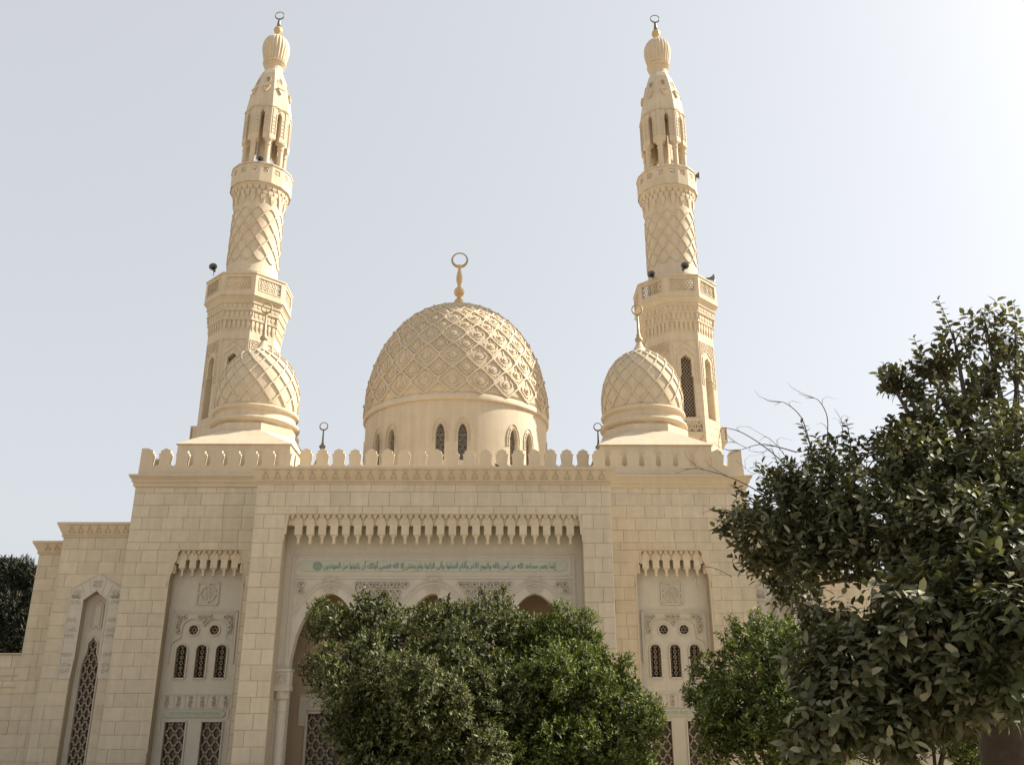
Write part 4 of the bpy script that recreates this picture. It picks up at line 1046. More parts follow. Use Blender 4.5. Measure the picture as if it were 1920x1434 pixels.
    for f in face_maps(0, 0, 2.09):
        wall(rl, f, -w, w, 23.2, 24.40, [(0, 0.62, 23.56, [(-0.62, 24.20), (0.62, 24.20)])], 0.10)
        wi = w * 1.99 / 2.09
        fi = (lambda u, n, z, f=f: f(-u, -0.10 - n, z)); wall(rl, fi, -wi, wi, 23.2, 24.40, [(0, 0.62, 23.56, [(-0.62, 24.20), (0.62, 24.20)])], 0.0)
        bars(rl, f, line([(-0.66, 23.52), (0.66, 23.52), (0.66, 24.24), (-0.66, 24.24), (-0.66, 23.52)]), 0.04, -0.005, 0.02)
    n8 = [(1.97 * OC, 24.40), (2.13 * OC, 24.40), (2.13 * OC, 24.48), (1.97 * OC, 24.48)]
    o = len(rl.v)
    for r0, z in n8:
        for k in range(8): rl.v.append((r0 * sin(pi / 8 + k * pi / 4), -r0 * cos(pi / 8 + k * pi / 4), z))
    for i in range(4):
        for k in range(8): rl.f.append((o + i * 8 + k, o + i * 8 + (k + 1) % 8, o + ((i + 1) % 4) * 8 + (k + 1) % 8, o + ((i + 1) % 4) * 8 + k))
    lathe(rl, [(2.02 * OC, 23.19), (2.02 * OC, 23.3)], 8, phase=pi / 8)
    bal = put(rl, 'balcony', 'render', r_)
    for f in face_maps(0, 0, 2.09):
        l = MB(); hex_lattice(l, f, 0, 23.88, lambda x, z: abs(x) < 0.61 and abs(z) < 0.31, 0.092, 0.042, -0.09, -0.03, 0.7); put(l, 'pierced_panel', 'render', bal)
    # --- round upper shaft with net of ribs
    us = MB(); pr = [(1.40, 23.3), (1.40, 24.95), (1.385, 25.05), (1.36, 25.1), (1.345, 27.5), (1.345, 29.6)]
    lathe(us, pr, 64); uo = put(us, 'round_shaft', 'render', r_, smooth=True)
    rv = Rev([(1.36, 25.1), (1.345, 27.5), (1.345, 29.6)]); nb = MB()
    lattice_relief(nb, rv, 0.42, [0.50] * 7, 12, 0.0, 0.055, 0.05, zig=0.05, rnd_ends=True)
    for k in range(0):     # rounded ends top and bottom
        a = k * pi / 6
        for l0_, dl in ((0.42, -1), (0.42 + 3.5, 1)):
            aa = a if dl < 0 else a + pi / 12 * (7 % 2)
            P = [rv.pt(l0_ + dl * 0.16 * sin(pi * t / 8), aa - pi / 12 * 0.0 - 0.09 + 0.18 * t / 8) for t in range(9)]
            surf_strip(nb, [x[0] for x in P], [x[1] for x in P], 0.055, 0.045)
    put(nb, 'lattice_rib', 'render', uo, kind='stuff')
    # --- upper muqarnas and 16 sided balcony
    m2 = MB(); lathe(m2, [(1.345, 29.35), (1.38, 29.7), (1.42, 29.9), (1.44, 30.05), (1.50, 30.15), (1.58, 30.3), (1.625, 30.34)], 48)
    corbels(m2, 1.34, [(29.15, 29.68, 0.0, 0.10, 0.42), ], 8, per=2, sides=8, round_=True); corbels(m2, 1.34, [(29.55, 29.95, 0.04, 0.12, 0.74), (29.92, 30.2, 0.10, 0.19, 0.78)], 8, per=4, sides=7, round_=True)
    put(m2, 'muqarnas_corbel', 'render', r_, kind='stuff')
    b2 = MB(); n16 = 16; w16 = 1.64 * math.tan(pi / 16)
    for f in face_maps(0, 0, 1.64, 16):
        wall(b2, f, -w16, w16, 30.32, 31.45, [(0, 0.155, 30.92, [(-0.155, 31.24), (0.155, 31.24)])], 0.08)
        wi = w16 * 1.56 / 1.64; fi = (lambda u, n, z, f=f: f(-u, -0.08 - n, z)); wall(b2, fi, -wi, wi, 30.32, 31.45, [(0, 0.155, 30.92, [(-0.155, 31.24), (0.155, 31.24)])], 0.0)
    o = len(b2.v); c16 = 1 / cos(pi / 16)
    for r0, z in ((1.54, 31.45), (1.685, 31.45), (1.685, 31.53), (1.54, 31.53)):
        for k in range(16): b2.v.append((r0 * c16 * sin(pi / 16 + k * pi / 8), -r0 * c16 * cos(pi / 16 + k * pi / 8), z))
    for i in range(4):
        for k in range(16): b2.f.append((o + i * 16 + k, o + i * 16 + (k + 1) % 16, o + ((i + 1) % 4) * 16 + (k + 1) % 16, o + ((i + 1) % 4) * 16 + k))
    lathe(b2, [(1.60 * c16, 30.31), (1.60 * c16, 30.6)], 16, phase=pi / 16)
    bal2 = put(b2, 'balcony', 'render', r_)
    for f in face_maps(0, 0, 1.64, 16):
        l = MB(); bars(l, f, [((-.155, 30.92), (.155, 31.24)), ((.155, 30.92), (-.155, 31.24)), ((0, 30.92), (0, 31.24)), ((-.155, 31.08), (.155, 31.08))], 0.04, -0.07, -0.02)
        bars(l, f, line([(-.1, 31.08), (0, 31.18), (.1, 31.08), (0, 30.98), (-.1, 31.08)]), 0.03, -0.07, -0.02); put(l, 'pierced_panel', 'render', bal2)
    # --- open pavilion
    core = MB(); lathe(core, [(0.34, 30.6), (0.34, 35.4)], 16); put(core, 'stair_core', 'render', r_, smooth=True)
    for k in range(8):
        a = pi / 8 + k * pi / 4; x, y = 1.09 * sin(a), -1.09 * cos(a)
        c = MB(); lathe(c, [(0.17, 30.6), (0.17, 31.5), (0.155, 31.55), (0.145, 32.98), (0.18, 33.01), (0.18, 33.07), (0.145, 33.10), (0.15, 33.20), (0.19, 33.30), (0.24, 33.36), (0.24, 33.41)], 14, x, y); put(c, 'column', 'render', r_, smooth=True)
    pd = MB(); ap = 1.24; w = ap * math.tan(pi / 8)
    st = [(-0.115, 35.08), (0, 35.28), (0.115, 35.08)]
    for f in face_maps(0, 0, ap):
        wall(pd, f, -w, w, 33.45, 35.62, [(0, 0.115, 33.45, st)], 0.42)
        wi = (ap - 0.42) * math.tan(pi / 8); fi = (lambda u, n, z, f=f: f(-u, -0.42 - n, z)); wall(pd, fi, -wi, wi, 33.45, 35.62, [(0, 0.115, 33.45, st)], 0.0)
        for s2 in (-1, 1):      # splayed pier bottoms
            a, b = sorted((s2 * 0.115, s2 * w)); a2, b2_ = sorted((s2 * 0.15, s2 * w * 0.96))
            pd.add([f(a, 0, 33.45), f(b, 0, 33.45), f(b * .66 if s2 > 0 else b, -0.42, 33.45), f(a if s2 > 0 else a * .66, -0.42, 33.45), f(a2, -0.03, 33.38), f(b2_, -0.03, 33.38), f(b2_ * .7 if s2 > 0 else b2_, -0.38, 33.38), f(a2 if s2 > 0 else a2 * .7, -0.38, 33.38)],
                   [(0, 1, 5, 4), (1, 2, 6, 5), (2, 3, 7, 6), (3, 0, 4, 7), (4, 5, 6, 7)])
    lathe(pd, [(1.24 * OC, 35.55), (1.24 * OC, 35.62)], 8, phase=pi / 8)
    po2 = put(pd, 'pavilion_drum', 'render', r_)
    dc = MB()
    for f in face_maps(0, 0, ap):
        for s2 in (-1, 1):
            bars(dc, f, line([(s2 * 0.17, 33.75), (s2 * 0.17, 35.05), (0, 35.36)]), 0.03, -0.005, 0.028)
            bars(dc, f, line([(s2 * 0.40, 33.75), (s2 * 0.40, 35.45), (s2 * 0.2, 35.55)]), 0.035, -0.005, 0.03)
            for z in (33.85, 34.1, 34.35, 34.6, 34.85): bars(dc, f, [((s2 * 0.19, z), (s2 * 0.38, z))], 0.03, -0.005, 0.025)
        bars(dc, f, line([(0.07 * cos(t * pi / 4), 35.42 + 0.07 * sin(t * pi / 4)) for t in range(9)]), 0.03, -0.005, 0.03)
        bars(dc, f, line([(-w, 35.5), (-w * .6, 35.60), (0, 35.52), (w * .6, 35.60), (w, 35.5)]), 0.04, -0.01, 0.04)
    put(dc, 'relief', 'render', po2, kind='stuff')
    cn = MB(); cpf = [(1.20, 35.62), (1.19, 35.9), (1.13, 36.4), (1.05, 36.9), (0.95, 37.4), (0.84, 37.85), (0.72, 38.28), (0.59, 38.62), (0.51, 38.74)]
    lathe(cn, [(a * OC, b) for a, b in cpf], 8, phase=pi / 8); put(cn, 'tapered_cap', 'render', r_)
    nw = MB()
    for k in range(8):
        a = k * pi / 4
        apz = lambda z: 1.14 - (z - 36.3) * 0.19
        f = lambda u, n, z, a=a: plane_map(0, 0, a)(u, n + apz(z) - 0.0, z)
        bars(nw, f, line([(-0.14, 37.0), (-0.14, 37.75), (0, 37.92), (0.14, 37.75), (0.14, 37.0), (-0.14, 37.0)]), 0.045, -0.03, 0.04)
        mprism(nw, f, [(-0.2, 36.98), (-0.09, 36.72), (0, 36.6), (0.09, 36.72), (0.2, 36.98)], -0.06, 0.13)
        mbox(nw, f, -0.22, 0.22, -0.05, 0.17, 36.98, 37.05)
    put(nw, 'niche_frame', 'render', r_)
    np_ = MB()
    for k in range(8):
        a = k * pi / 4; apz = lambda z: 1.14 - (z - 36.3) * 0.19
        f = lambda u, n, z, a=a: plane_map(0, 0, a)(u, n + apz(z), z)
        np_ = MB(); mbox(np_, f, -0.075, 0.075, -0.05, 0.016, 37.12, 37.78); put(np_, 'niche_pane', 'lattice', r_)
    # --- neck, ribbed bulb, finial
    nk = MB(); lathe(nk, [(0.50, 38.66), (0.54, 38.72), (0.52, 38.85), (0.53, 39.10), (0.60, 39.16), (0.63, 39.22), (0.58, 39.27), (0.66, 39.32), (0.69, 39.40), (0.63, 39.46), (0.60, 39.5)], 32); put(nk, 'neck', 'render', r_, smooth=True)
    bu = MB(); bp = [(0.60, 39.46), (0.64, 39.6), (0.70, 39.9), (0.755, 40.2), (0.78, 40.45), (0.77, 40.7), (0.71, 40.95), (0.60, 41.15), (0.44, 41.32), (0.26, 41.43), (0.12, 41.47)]
    lathe(bu, bp, 120, rib=lambda r, a, z: r * (1 + 0.10 * abs(cos(a * 12)) - 0.065)); put(bu, 'ribbed_bulb', 'render', r_, smooth='all')
    fi = MB(); lathe(fi, [(0.15, 41.40), (0.11, 41.56), (0.10, 41.66), (0.21, 41.76), (0.265, 41.93), (0.235, 42.08), (0.13, 42.20), (0.08, 42.24)], 18); fo = put(fi, 'finial', 'gold', r_, smooth='all')
    st_ = MB(); lathe(st_, [(0.13, 42.20), (0.10, 42.5), (0.07, 42.75), (0.09, 42.78), (0.06, 42.83)], 12); put(st_, 'finial_stem', 'iron', fo, smooth='all')
    rg = MB(); ring(rg, 0, 0, 43.10, 0.27, 0.028, 0.05); put(rg, 'finial_ring', 'iron', fo, smooth='all')
    return r_
mi = minaret(); mi['label'] = 'left minaret, whose shadowed base stands behind the left small dome'
mi2 = copy_tree(mi); mi2.location = (11.72, 45, 9.4); mi2['label'] = 'right minaret, with four loudspeakers around its balconies'

# ------------------------------------------------------------------ roof finials, loudspeakers, birds
def roof_finial(x, lab):
    global z0
    z0 = 11.3; r_ = empty('roof_finial', (x, 38, z0), lab, 'finial', 'small ring finials behind the centre parapet')
    b = MB(); lathe(b, [(0.34, 11.3), (0.32, 12.75), (0.26, 12.95), (0.14, 13.30), (0.08, 13.52)], 18); put(b, 'cone_base', 'render', r_, smooth=True)
    c = MB(); lathe(c, [(0.07, 13.5), (0.13, 13.56), (0.14, 13.63), (0.07, 13.70), (0.045, 13.8), (0.025, 14.34)], 12); o = put(c, 'stem', 'iron', r_, smooth='all')
    g_ = MB(); ring(g_, 0, 0, 14.53, 0.17, 0.018, 0.035); put(g_, 'finial_ring', 'iron', r_, smooth='all')
    return r_
roof_finial(-5.45, 'thin ring finial behind the parapet left of the main dome')
roof_finial(6.48, 'thin ring finial behind the parapet beside the right small dome')
def speaker(x, y, z, az, lab, s=1.0, post=0.35, face='horn'):
    """horn loudspeaker, mouth pointing to azimuth az (0 = towards the street)"""
    r_ = empty('loudspeaker', (x, y, z), lab, 'loudspeaker', 'horn loudspeakers on the minarets')
    r_.rotation_euler = (0, 0, az); r_.scale = (s, s, s)
    prof = [(0.0, 0.34), (0.07, 0.34), (0.085, 0.26), (0.085, 0.12), (0.06, 0.08), (0.08, -0.02), (0.13, -0.12), (0.20, -0.20), (0.235, -0.235), (0.235, -0.25), (0.21, -0.24), (0.12, -0.12), (0.06, -0.02), (0.0, 0.0)]
    b = MB(); n = 20; o = 0
    for r0, yy in prof:
        for k in range(n): b.v.append((r0 * cos(2 * pi * k / n), yy, r0 * sin(2 * pi * k / n)))
    for i in range(len(prof) - 1):
        for k in range(n): b.f.append((i * n + k, (i + 1) * n + k, (i + 1) * n + (k + 1) % n, i * n + (k + 1) % n))
    b.build('horn', 'horn', r_, smooth=True)
    t = MB()
    for i, (r0, yy) in enumerate([(0.0, -0.14), (0.04, -0.15), (0.05, -0.10), (0.03, 0.0)]):
        for k in range(10): t.v.append((r0 * cos(2 * pi * k / 10), yy, r0 * sin(2 * pi * k / 10)))
    for i in range(3):
        for k in range(10): t.f.append((i * 10 + k, i * 10 + (k + 1) % 10, (i + 1) * 10 + (k + 1) % 10, (i + 1) * 10 + k))
    t.build('throat', 'black', r_)
    p = MB(); tube(p, [(0, 0.2, -0.06), (0, 0.2, -post)], [0.022, 0.022]); tube(p, [(0, 0.2, -0.06), (0.0, 0.13, -0.10), (0, 0.2, -0.2)], [0.015] * 3, 5); p.build('bracket', 'horn', r_)
    return r_
speaker(-12.86, 43.15, 24.80, 0.15, 'grey horn loudspeaker on the left corner of the left minaret balcony', 0.9)
speaker(-11.35, 44.0, 32.05, 0.5, 'grey horn loudspeaker between the columns of the left minaret', 0.75, post=0.8)
speaker(11.92, 43.0, 24.92, 0.0, 'dark horn loudspeaker over the middle of the right minaret balcony', 0.92, post=0.5)
speaker(10.28, 43.35, 24.60, -0.45, 'horn loudspeaker on the left side of the right minaret balcony', 0.9)
speaker(13.50, 44.0, 24.78, 1.2, 'dark horn loudspeaker pointing right off the right minaret lower balcony', 0.95)
speaker(13.30, 44.55, 31.55, 1.35, 'dark horn loudspeaker pointing right off the right minaret upper balcony', 0.9, post=0.4)
def bird(x, y, z, az, lab):
    r_ = empty('bird', (x, y, z), lab, 'bird', 'small birds resting on the mosque'); r_.rotation_euler = (0, 0, az); r_.scale = (.55, .55, .55)
    b = MB(); tube(b, [(-0.20, 0, 0.06), (-0.10, 0, 0.09), (-0.03, 0, 0.12), (0.05, 0, 0.15), (0.09, 0, 0.20), (0.12, 0, 0.235), (0.155, 0, 0.235), (0.19, 0, 0.22)], [0.012, 0.04, 0.062, 0.055, 0.035, 0.034, 0.018, 0.003], 8)
    b.build('body', 'bird', r_, smooth='all')
    l = MB(); tube(l, [(0, 0.02, 0.09), (0.0, 0.02, 0)], [0.008, 0.008], 4); tube(l, [(0, -0.02, 0.09), (0.0, -0.02, 0)], [0.008, 0.008], 4); l.build('leg', 'bird', r_)
bird(1.10, 41.9, 21.98, 0.6, 'dark bird sitting near the top of the main dome')
bird(2.10, 29.86, 10.541, 2.6, 'dark bird standing on the portal cornice below the dome')

# ------------------------------------------------------------------ trees
def leaf_mesh(name, P, D, N, L, Wd, m, parent, off, shape='small', kind=None):
    P = np.asarray(P, dtype=np.float64); D = np.asarray(D); N = np.asarray(N); n = len(P)
    D = D / np.linalg.norm(D, axis=1, keepdims=True)
    Sd = np.cross(D, N); Sd /= np.maximum(np.linalg.norm(Sd, axis=1, keepdims=True), 1e-6); N = np.cross(Sd, D)
    L = L[:, None]; Wd = Wd[:, None]; cu_ = np.random.default_rng(n).uniform(-0.05, 0.42, (n, 1))
    if shape == 'small':
        rows = [P, P + D * L * 0.45 + Sd * Wd * 0.5 + N * Wd * 0.15, P + D * L - N * L * 0.06, P + D * L * 0.45 - Sd * Wd * 0.5 + N * Wd * 0.15]
        F = [[0, 1, 2], [0, 2, 3]]; nv = 4
    else:
        rows = [P, P + D * L * 0.32 + Sd * Wd * 0.46 + N * Wd * 0.12, P + D * L * 0.66 + Sd * Wd * 0.42 + N * Wd * 0.06 - N * L * cu_ * .35, P + D * L * (1 - cu_ * .2) - N * L * cu_,
                P + D * L * 0.66 - Sd * Wd * 0.42 + N * Wd * 0.06 - N * L * cu_ * .35, P + D * L * 0.32 - Sd * Wd * 0.46 + N * Wd * 0.12, P + D * L * 0.32 - N * 0.0, P + D * L * 0.66 - N * L * (0.03 + cu_ * .3)]
        F = [[0, 1, 6], [1, 2, 7], [1, 7, 6], [2, 3, 7], [7, 3, 4], [6, 7, 4], [6, 4, 5], [0, 6, 5]]; nv = 8
    V = np.stack(rows, 1).reshape(-1, 3) - np.array(off)
    F = (np.arange(n)[:, None, None] * nv + np.array(F)[None]).reshape(-1, 3)
    me = bpy.data.meshes.new(name); me.vertices.add(len(V)); me.vertices.foreach_set('co', V.ravel())
    me.loops.add(F.size); me.loops.foreach_set('vertex_index', F.ravel().astype(np.int32))
    me.polygons.add(len(F)); me.polygons.foreach_set('loop_start', (np.arange(len(F)) * 3).astype(np.int32)); 
    me.update(calc_edges=True); me.materials.append(M[m])
    o = bpy.data.objects.new(name, me); C.objects.link(o); o.parent = parent
    if kind: o['kind'] = kind
    return o
def unit_rows(a): return a / np.maximum(np.linalg.norm(a, axis=1, keepdims=True), 1e-9)
def shoots(lumps, dens, g, up=0.55, jitter=0.5, shell=0.35, ysq=1.0):
    """shoot positions and axes spread over lumpy shells"""
    P, D = [], []
    for (x, y, z, r) in lumps:
        # break each lump into smaller tufts so that the outline is uneven
        nt_ = max(4, int(7 * (r / 0.6) ** 1.5)); td = unit_rows(g.normal(size=(nt_, 3))); tr_ = g.uniform(0.72, 1.05, (nt_, 1))
        tc = np.array([x, y, z]) + td * r * tr_; tR = r * g.uniform(0.20, 0.44, nt_)
        for c, q in zip(tc, tR):
            if any(math.dist(c, o[:3]) < 0.62 * o[3] for o in lumps if o[:3] != (x, y, z)): continue
            n = max(5, int(dens * q * q * 12)); d_ = unit_rows(g.normal(size=(n, 3)) * np.array([1, 1, 1.25]) + np.array([0, 0, 0.25]))
            rad = q * (1 - shell * g.random((n, 1)) ** 1.3); P.append(c + d_ * rad)
            ax = d_ + np.array([0, 0, up]) + (c - np.array([x, y, z])) / r * 0.5 + g.normal(size=(n, 3)) * jitter; D.append(unit_rows(ax))
    return np.concatenate(P), np.concatenate(D)
def leaves_on(P, D, per, slen, L, Wd, g, spread=0.9, up=0.3):
    n = len(P); Pp, Dd, Nn = [], [], []
    ref = unit_rows(np.cross(D, g.normal(size=(n, 3)))); ref2 = np.cross(D, ref)
    for i in range(per):
        t = (i + 0.5) / per; a = i * 2.4 + g.uniform(-.4, .4, n)[:, None]
        rd = ref * np.cos(a) + ref2 * np.sin(a)
        pp = P + D * (slen * (t - 0.5)); dd = unit_rows(rd * spread + D * (0.25 + 0.9 * t) + g.normal(size=(n, 3)) * 0.12)
        nn = D * 1.0 + np.array([0, 0, up]) - rd * 0.2 + g.normal(size=(n, 3)) * 0.15
        Pp.append(pp); Dd.append(dd); Nn.append(nn)
    Pp, Dd, Nn = map(np.concatenate, (Pp, Dd, Nn)); m = len(Pp)
    return Pp, Dd, Nn, L * g.uniform(0.55, 1.28, m), Wd * g.uniform(0.75, 1.15, m)
def limbs(base, fork, lumps, r0, g, off, parent, bark='bark'):
    t = MB(); b = Vector(base); f = Vector(fork)
    mid = b.lerp(f, 0.5) + Vector((g.uniform(-.08, .08), g.uniform(-.08, .08), 0))
    tube(t, [b - Vector((0, 0, 0.05)), b + Vector((0, 0, 0.15)), mid, f, f + Vector((0, 0, .15))], [r0 * 1.5, r0 * 1.15, r0, r0 * 0.85, r0 * 0.5], 10)
    o = t.build('trunk', bark, parent, off, smooth='all')
    bb = MB()
    for (x, y, z, r) in lumps:
        e = Vector((x, y, z)); c = f.lerp(e, 0.45) + Vector((g.uniform(-.2, .2), g.uniform(-.2, .2), -0.12 * (e - f).length + g.uniform(0, .2)))
        pts = [f.lerp(c, s / 3.0) * (1 - s / 6.0) + c.lerp(e, s / 3.0) * (s / 6.0) for s in range(4)] + [c.lerp(e, .5), c.lerp(e, .8), e + Vector((0, 0, r * .3))]
        rr = r0 * 0.38 * min(1.2, max(.5, r))
        tube(bb, pts, [rr, rr * .9, rr * .75, rr * .6, rr * .5, rr * .35, rr * .15], 6)
    for (x, y, z, r) in lumps:
        for k in range(5):
            d_ = Vector((g.normal(), g.normal(), g.normal() + .5)).normalized()
            tube(bb, [(x, y, z), Vector((x, y, z)) + d_ * r * .5 + Vector((0, 0, .03)), Vector((x, y, z)) + d_ * r * .85], [0.02, 0.013, 0.005], 4)
    bb.build('branch', bark, parent, off)

LA = [(1.55, 20.9, 4.42, 0.6), (2.45, 21.9, 4.5, 0.6), (-1.1, 20.8, 4.55, 0.5), (-1.47, 20.6, 4.51, 0.55), (-1.58, 20.2, 3.5, 0.47), (-0.74, 21, 4.63, 0.64), (0.19, 20.2, 4.17, 0.80), (0.82, 21.2, 4.73, 0.53), (-0.58, 19.6, 3.18, 1.0), (-0.72, 19.7, 2.5, 0.62), (0.58, 19.4, 2.97, 1.1), (1.35, 20.4, 3.63, 0.93), (1.97, 21.4, 4.67, 0.58), (1.18, 19.6, 1.97, 1.06), (0.0, 19.6, 1.8, 0.85), (0.31, 20, 1.56, 1.08), (1.57, 20.4, 2.67, 1.01), (2.12, 21.6, 3.81, 0.93)]
LB = [(3.3, 22.0, 4.35, 0.55), (5.35, 21.5, 2.6, 0.5), (4.85, 21.8, 3.3, 0.5), (2.9, 22.4, 4.45, 0.58), (3.74, 21.8, 3.99, 0.82), (3.06, 21.2, 3.11, 1.12), (4.46, 21.8, 3.52, 0.76), (4.09, 21, 2.56, 1.15), (5.01, 21.6, 2.72, 0.74), (5.22, 21.4, 1.95, 0.54), (2.76, 21, 2.13, 1.09), (4.08, 22.2, 4.40, 0.44), (4.29, 21, 1.7, 0.91), (3.38, 21, 1.6, 1.02)]
LC = [(6.71, 20.4, 3.49, 0.52), (7.53, 20.8, 4.07, 0.58), (8.0, 20, 3.71, 0.84), (6.81, 19.6, 2.76, 0.78), (7.59, 19.4, 2.65, 0.93), (6.36, 20, 2.95, 0.36), (8.52, 20, 3.07, 0.89), (6.95, 19.4, 2.14, 0.49), (8.1, 21, 4.50, 0.31), (8.55, 20.6, 4.28, 0.53), (6.66, 19.8, 2.05, 0.46), (8.36, 20, 2.14, 0.76)]
LD = [(8.63, 17.6, 2.55, 0.58), (9.22, 17.4, 2.28, 0.47), (10.03, 17, 2.6, 0.67), (10.68, 17.2, 2.24, 0.52), (9.83, 17.5, 3.01, 0.68), (8.26, 17.8, 2.1, 0.53), (11.45, 17.5, 2.73, 0.67), (9.29, 17.9, 2.92, 0.59), (8.08, 18.5, 1.99, 0.6), (10.88, 18, 3.11, 0.7)]
def fill(lumps, k, dens, g):
    P = []
    for x, y, z, r in lumps:
        n = max(20, int(dens * r ** 2.4)); P.append(np.array([x, y, z]) + unit_rows(g.normal(size=(n, 3))) * r * k * g.random((n, 1)) ** 0.33)
    P = np.concatenate(P); return P, unit_rows(g.normal(size=P.shape) + np.array([0, 0, .4]))
def small_tree(name, lumps, base, fork, m, label, seed, L=0.10, dens=48, r0=0.14, group=None):
    g = np.random.default_rng(seed)
    root = empty(name, base, label, 'tree', group); off = base
    limbs(base, fork, lumps, r0, g, off, root)
    P, D = shoots(lumps, dens, g)
    Pl, Dl, Nl, LL, WW = leaves_on(P, D, 9, 0.17, L, L * 0.42, g)
    nt9 = len(Pl) * 6 // 9
    leaf_mesh('crown', Pl[:nt9], Dl[:nt9], Nl[:nt9], LL[:nt9], WW[:nt9], m, root, off, 'small', kind='stuff')
    leaf_mesh('young_leaves', Pl[nt9:], Dl[nt9:], Nl[nt9:], LL[nt9:], WW[nt9:], 'leaf_tip' if m == 'leaf_small' else 'leaf_tip2', root, off, 'small', kind='stuff')
    # darker inner leaves give the crown body
    P2, D2 = fill(lumps, 0.84, 330, g)
    Pl, Dl, Nl, LL, WW = leaves_on(P2, D2, 6, 0.22, L * 1.35, L * 0.65, g)
    leaf_mesh('inner_foliage', Pl, Dl, Nl, LL, WW, m, root, off, 'small', kind='stuff')
    return root
small_tree('round_tree', LA, (0.3, 20.3, 0), (0.3, 20.4, 1.3), 'leaf_small', 'dense dark green tree with small leaves covering the left half of the portal arches', 1)
small_tree('round_tree', LB, (3.7, 21.3, 0), (3.7, 21.4, 1.2), 'leaf_bright', 'brighter green dense tree sloping down in front of the portal right edge', 2)
small_tree('round_tree', LC, (7.7, 20.0, 0), (7.7, 20.1, 1.3), 'leaf_bright', 'small-leaved bushy tree in front of the right bay windows', 3)
small_tree('round_tree', LD, (9.8, 17.3, 0), (9.8, 17.3, 1.4), 'leaf_bright', 'low green tree half hidden under the broad-leaved tree at lower right', 4)

# broad-leaved tree close to the street
LE = [(8.72, 13.9, 7.72, 0.26), (8.98, 13.9, 7.62, 0.28), (9.35, 13.8, 7.95, 0.24), (8.55, 13.9, 7.80, 0.16), (10.03, 13.6, 7.88, 0.46), (10.19, 13.2, 7.37, 0.6), (10.59, 13.6, 8.34, 0.36), (9.06, 13, 6.45, 0.55), (8.62, 13.6, 6.62, 0.46), (9.7, 13.8, 8.42, 0.33), (8.51, 13.6, 6.45, 0.42), (9.28, 12.4, 5.88, 0.85), (7.77, 13.4, 6.14, 0.46), (7.3, 13.8, 6.35, 0.34), (7.01, 13, 5.43, 0.57), (6.55, 13.6, 5.65, 0.44), (6.1, 14, 5.50, 0.33), (5.75, 14.2, 5.4, 0.20), (6.19, 13.6, 4.84, 0.40), (6.47, 13.6, 4.37, 0.30), (7.38, 12.2, 5.04, 0.74), (7.94, 11.6, 4.61, 0.85), (8.39, 11, 4.19, 0.83), (6.27, 11.6, 3.62, 0.34), (5.91, 11.2, 3.1, 0.36), (6.26, 10.8, 3.02, 0.54), (6.95, 10.6, 3.53, 0.66), (7.46, 10.2, 3.27, 0.58), (6.61, 10.6, 2.66, 0.33), (7.48, 9.6, 3.5, 0.42), (9.18, 13.8, 7.95, 0.26), (6.26, 12.2, 3.95, 0.22), (5.98, 11, 2.72, 0.26), (6.7, 13.8, 6.07, 0.30), (7.05, 10.2, 2.89, 0.38), (7.3, 9.6, 2.87, 0.2), (6.53, 14, 6.2, 0.24), (6.58, 13, 5.01, 0.44), (8.9, 12.9, 7.1, 0.34), (8.1, 12.4, 5.9, 0.6), (7.9, 10.4, 3.9, 0.6), (9.2, 11.5, 5.0, 0.8), (5.84, 10.6, 2.63, 0.35), (6.24, 10.6, 2.52, 0.35), (5.63, 10.8, 2.3, 0.29), (7.25, 10.8, 2.74, 0.36), (7.91, 11.2, 2.92, 0.37), (9.07, 12.6, 2.89, 0.35), (6.56, 10.6, 2.35, 0.21), (6.02, 13.2, 5.04, 0.46), (6.41, 12.8, 4.74, 0.45), (6.95, 12.6, 4.86, 0.52), (6.87, 13.4, 5.81, 0.48), (8.29, 12.8, 5.67, 0.69), (8.76, 12.2, 5.23, 0.79), (10.21, 13.7, 8.57, 0.39), (9.32, 13.4, 7.25, 0.36)]
g = np.random.default_rng(11)
BT = (8.45, 12.0, 0)
bt = empty('broadleaf_tree', BT, 'large broad-leaved tree with dusty oval leaves filling the right side of the picture', 'tree')
t = MB(); tube(t, [(8.5, 12, -0.05), (8.42, 12, 0.3), (8.40, 12, 1.2), (8.46, 12.0, 2.2), (8.5, 12.1, 3.4), (8.55, 12.3, 4.6)], [0.55, 0.42, 0.36, 0.33, 0.28, 0.2], 14); tube(t, [(8.55, 12.05, 1.6), (8.85, 11.95, 2.8), (9.2, 12.2, 4.2), (9.5, 12.8, 5.6)], [0.26, 0.22, 0.17, 0.1], 10)
t.build('trunk', 'bark', bt, BT, smooth='all')
bb = MB(); fk = Vector((8.5, 12.1, 3.2)); fk2 = Vector((8.55, 12.3, 4.6)); fk3 = Vector((9.3, 12.4, 4.7))
for i, (x, y, z, r) in enumerate(LE):
    e = Vector((x, y, z)); f0 = min((fk, fk2, fk3), key=lambda q: (q - e).length + (1.2 if q.z > z + .3 else 0))
    c = f0.lerp(e, .5) + Vector((g.uniform(-.2, .2), g.uniform(-.15, .15), g.uniform(-.1, .3)))
    pts = [f0.lerp(c, .01), f0.lerp(c, .5), c, c.lerp(e, .5), e, e + (e - c).normalized() * r * .6 + Vector((0, 0, r * .2))]
    tube(bb, pts, [.075, .06, .045, .034, .02, .008], 7)
    for k in range(6):
        d_ = Vector((g.normal(), g.normal(), g.normal() + .4)).normalized(); tube(bb, [e, e + d_ * r * .5 + Vector((0, 0, .03)), e + d_ * r], [.014, .009, .004], 4)
bb.build('branch', 'bark', bt, BT)
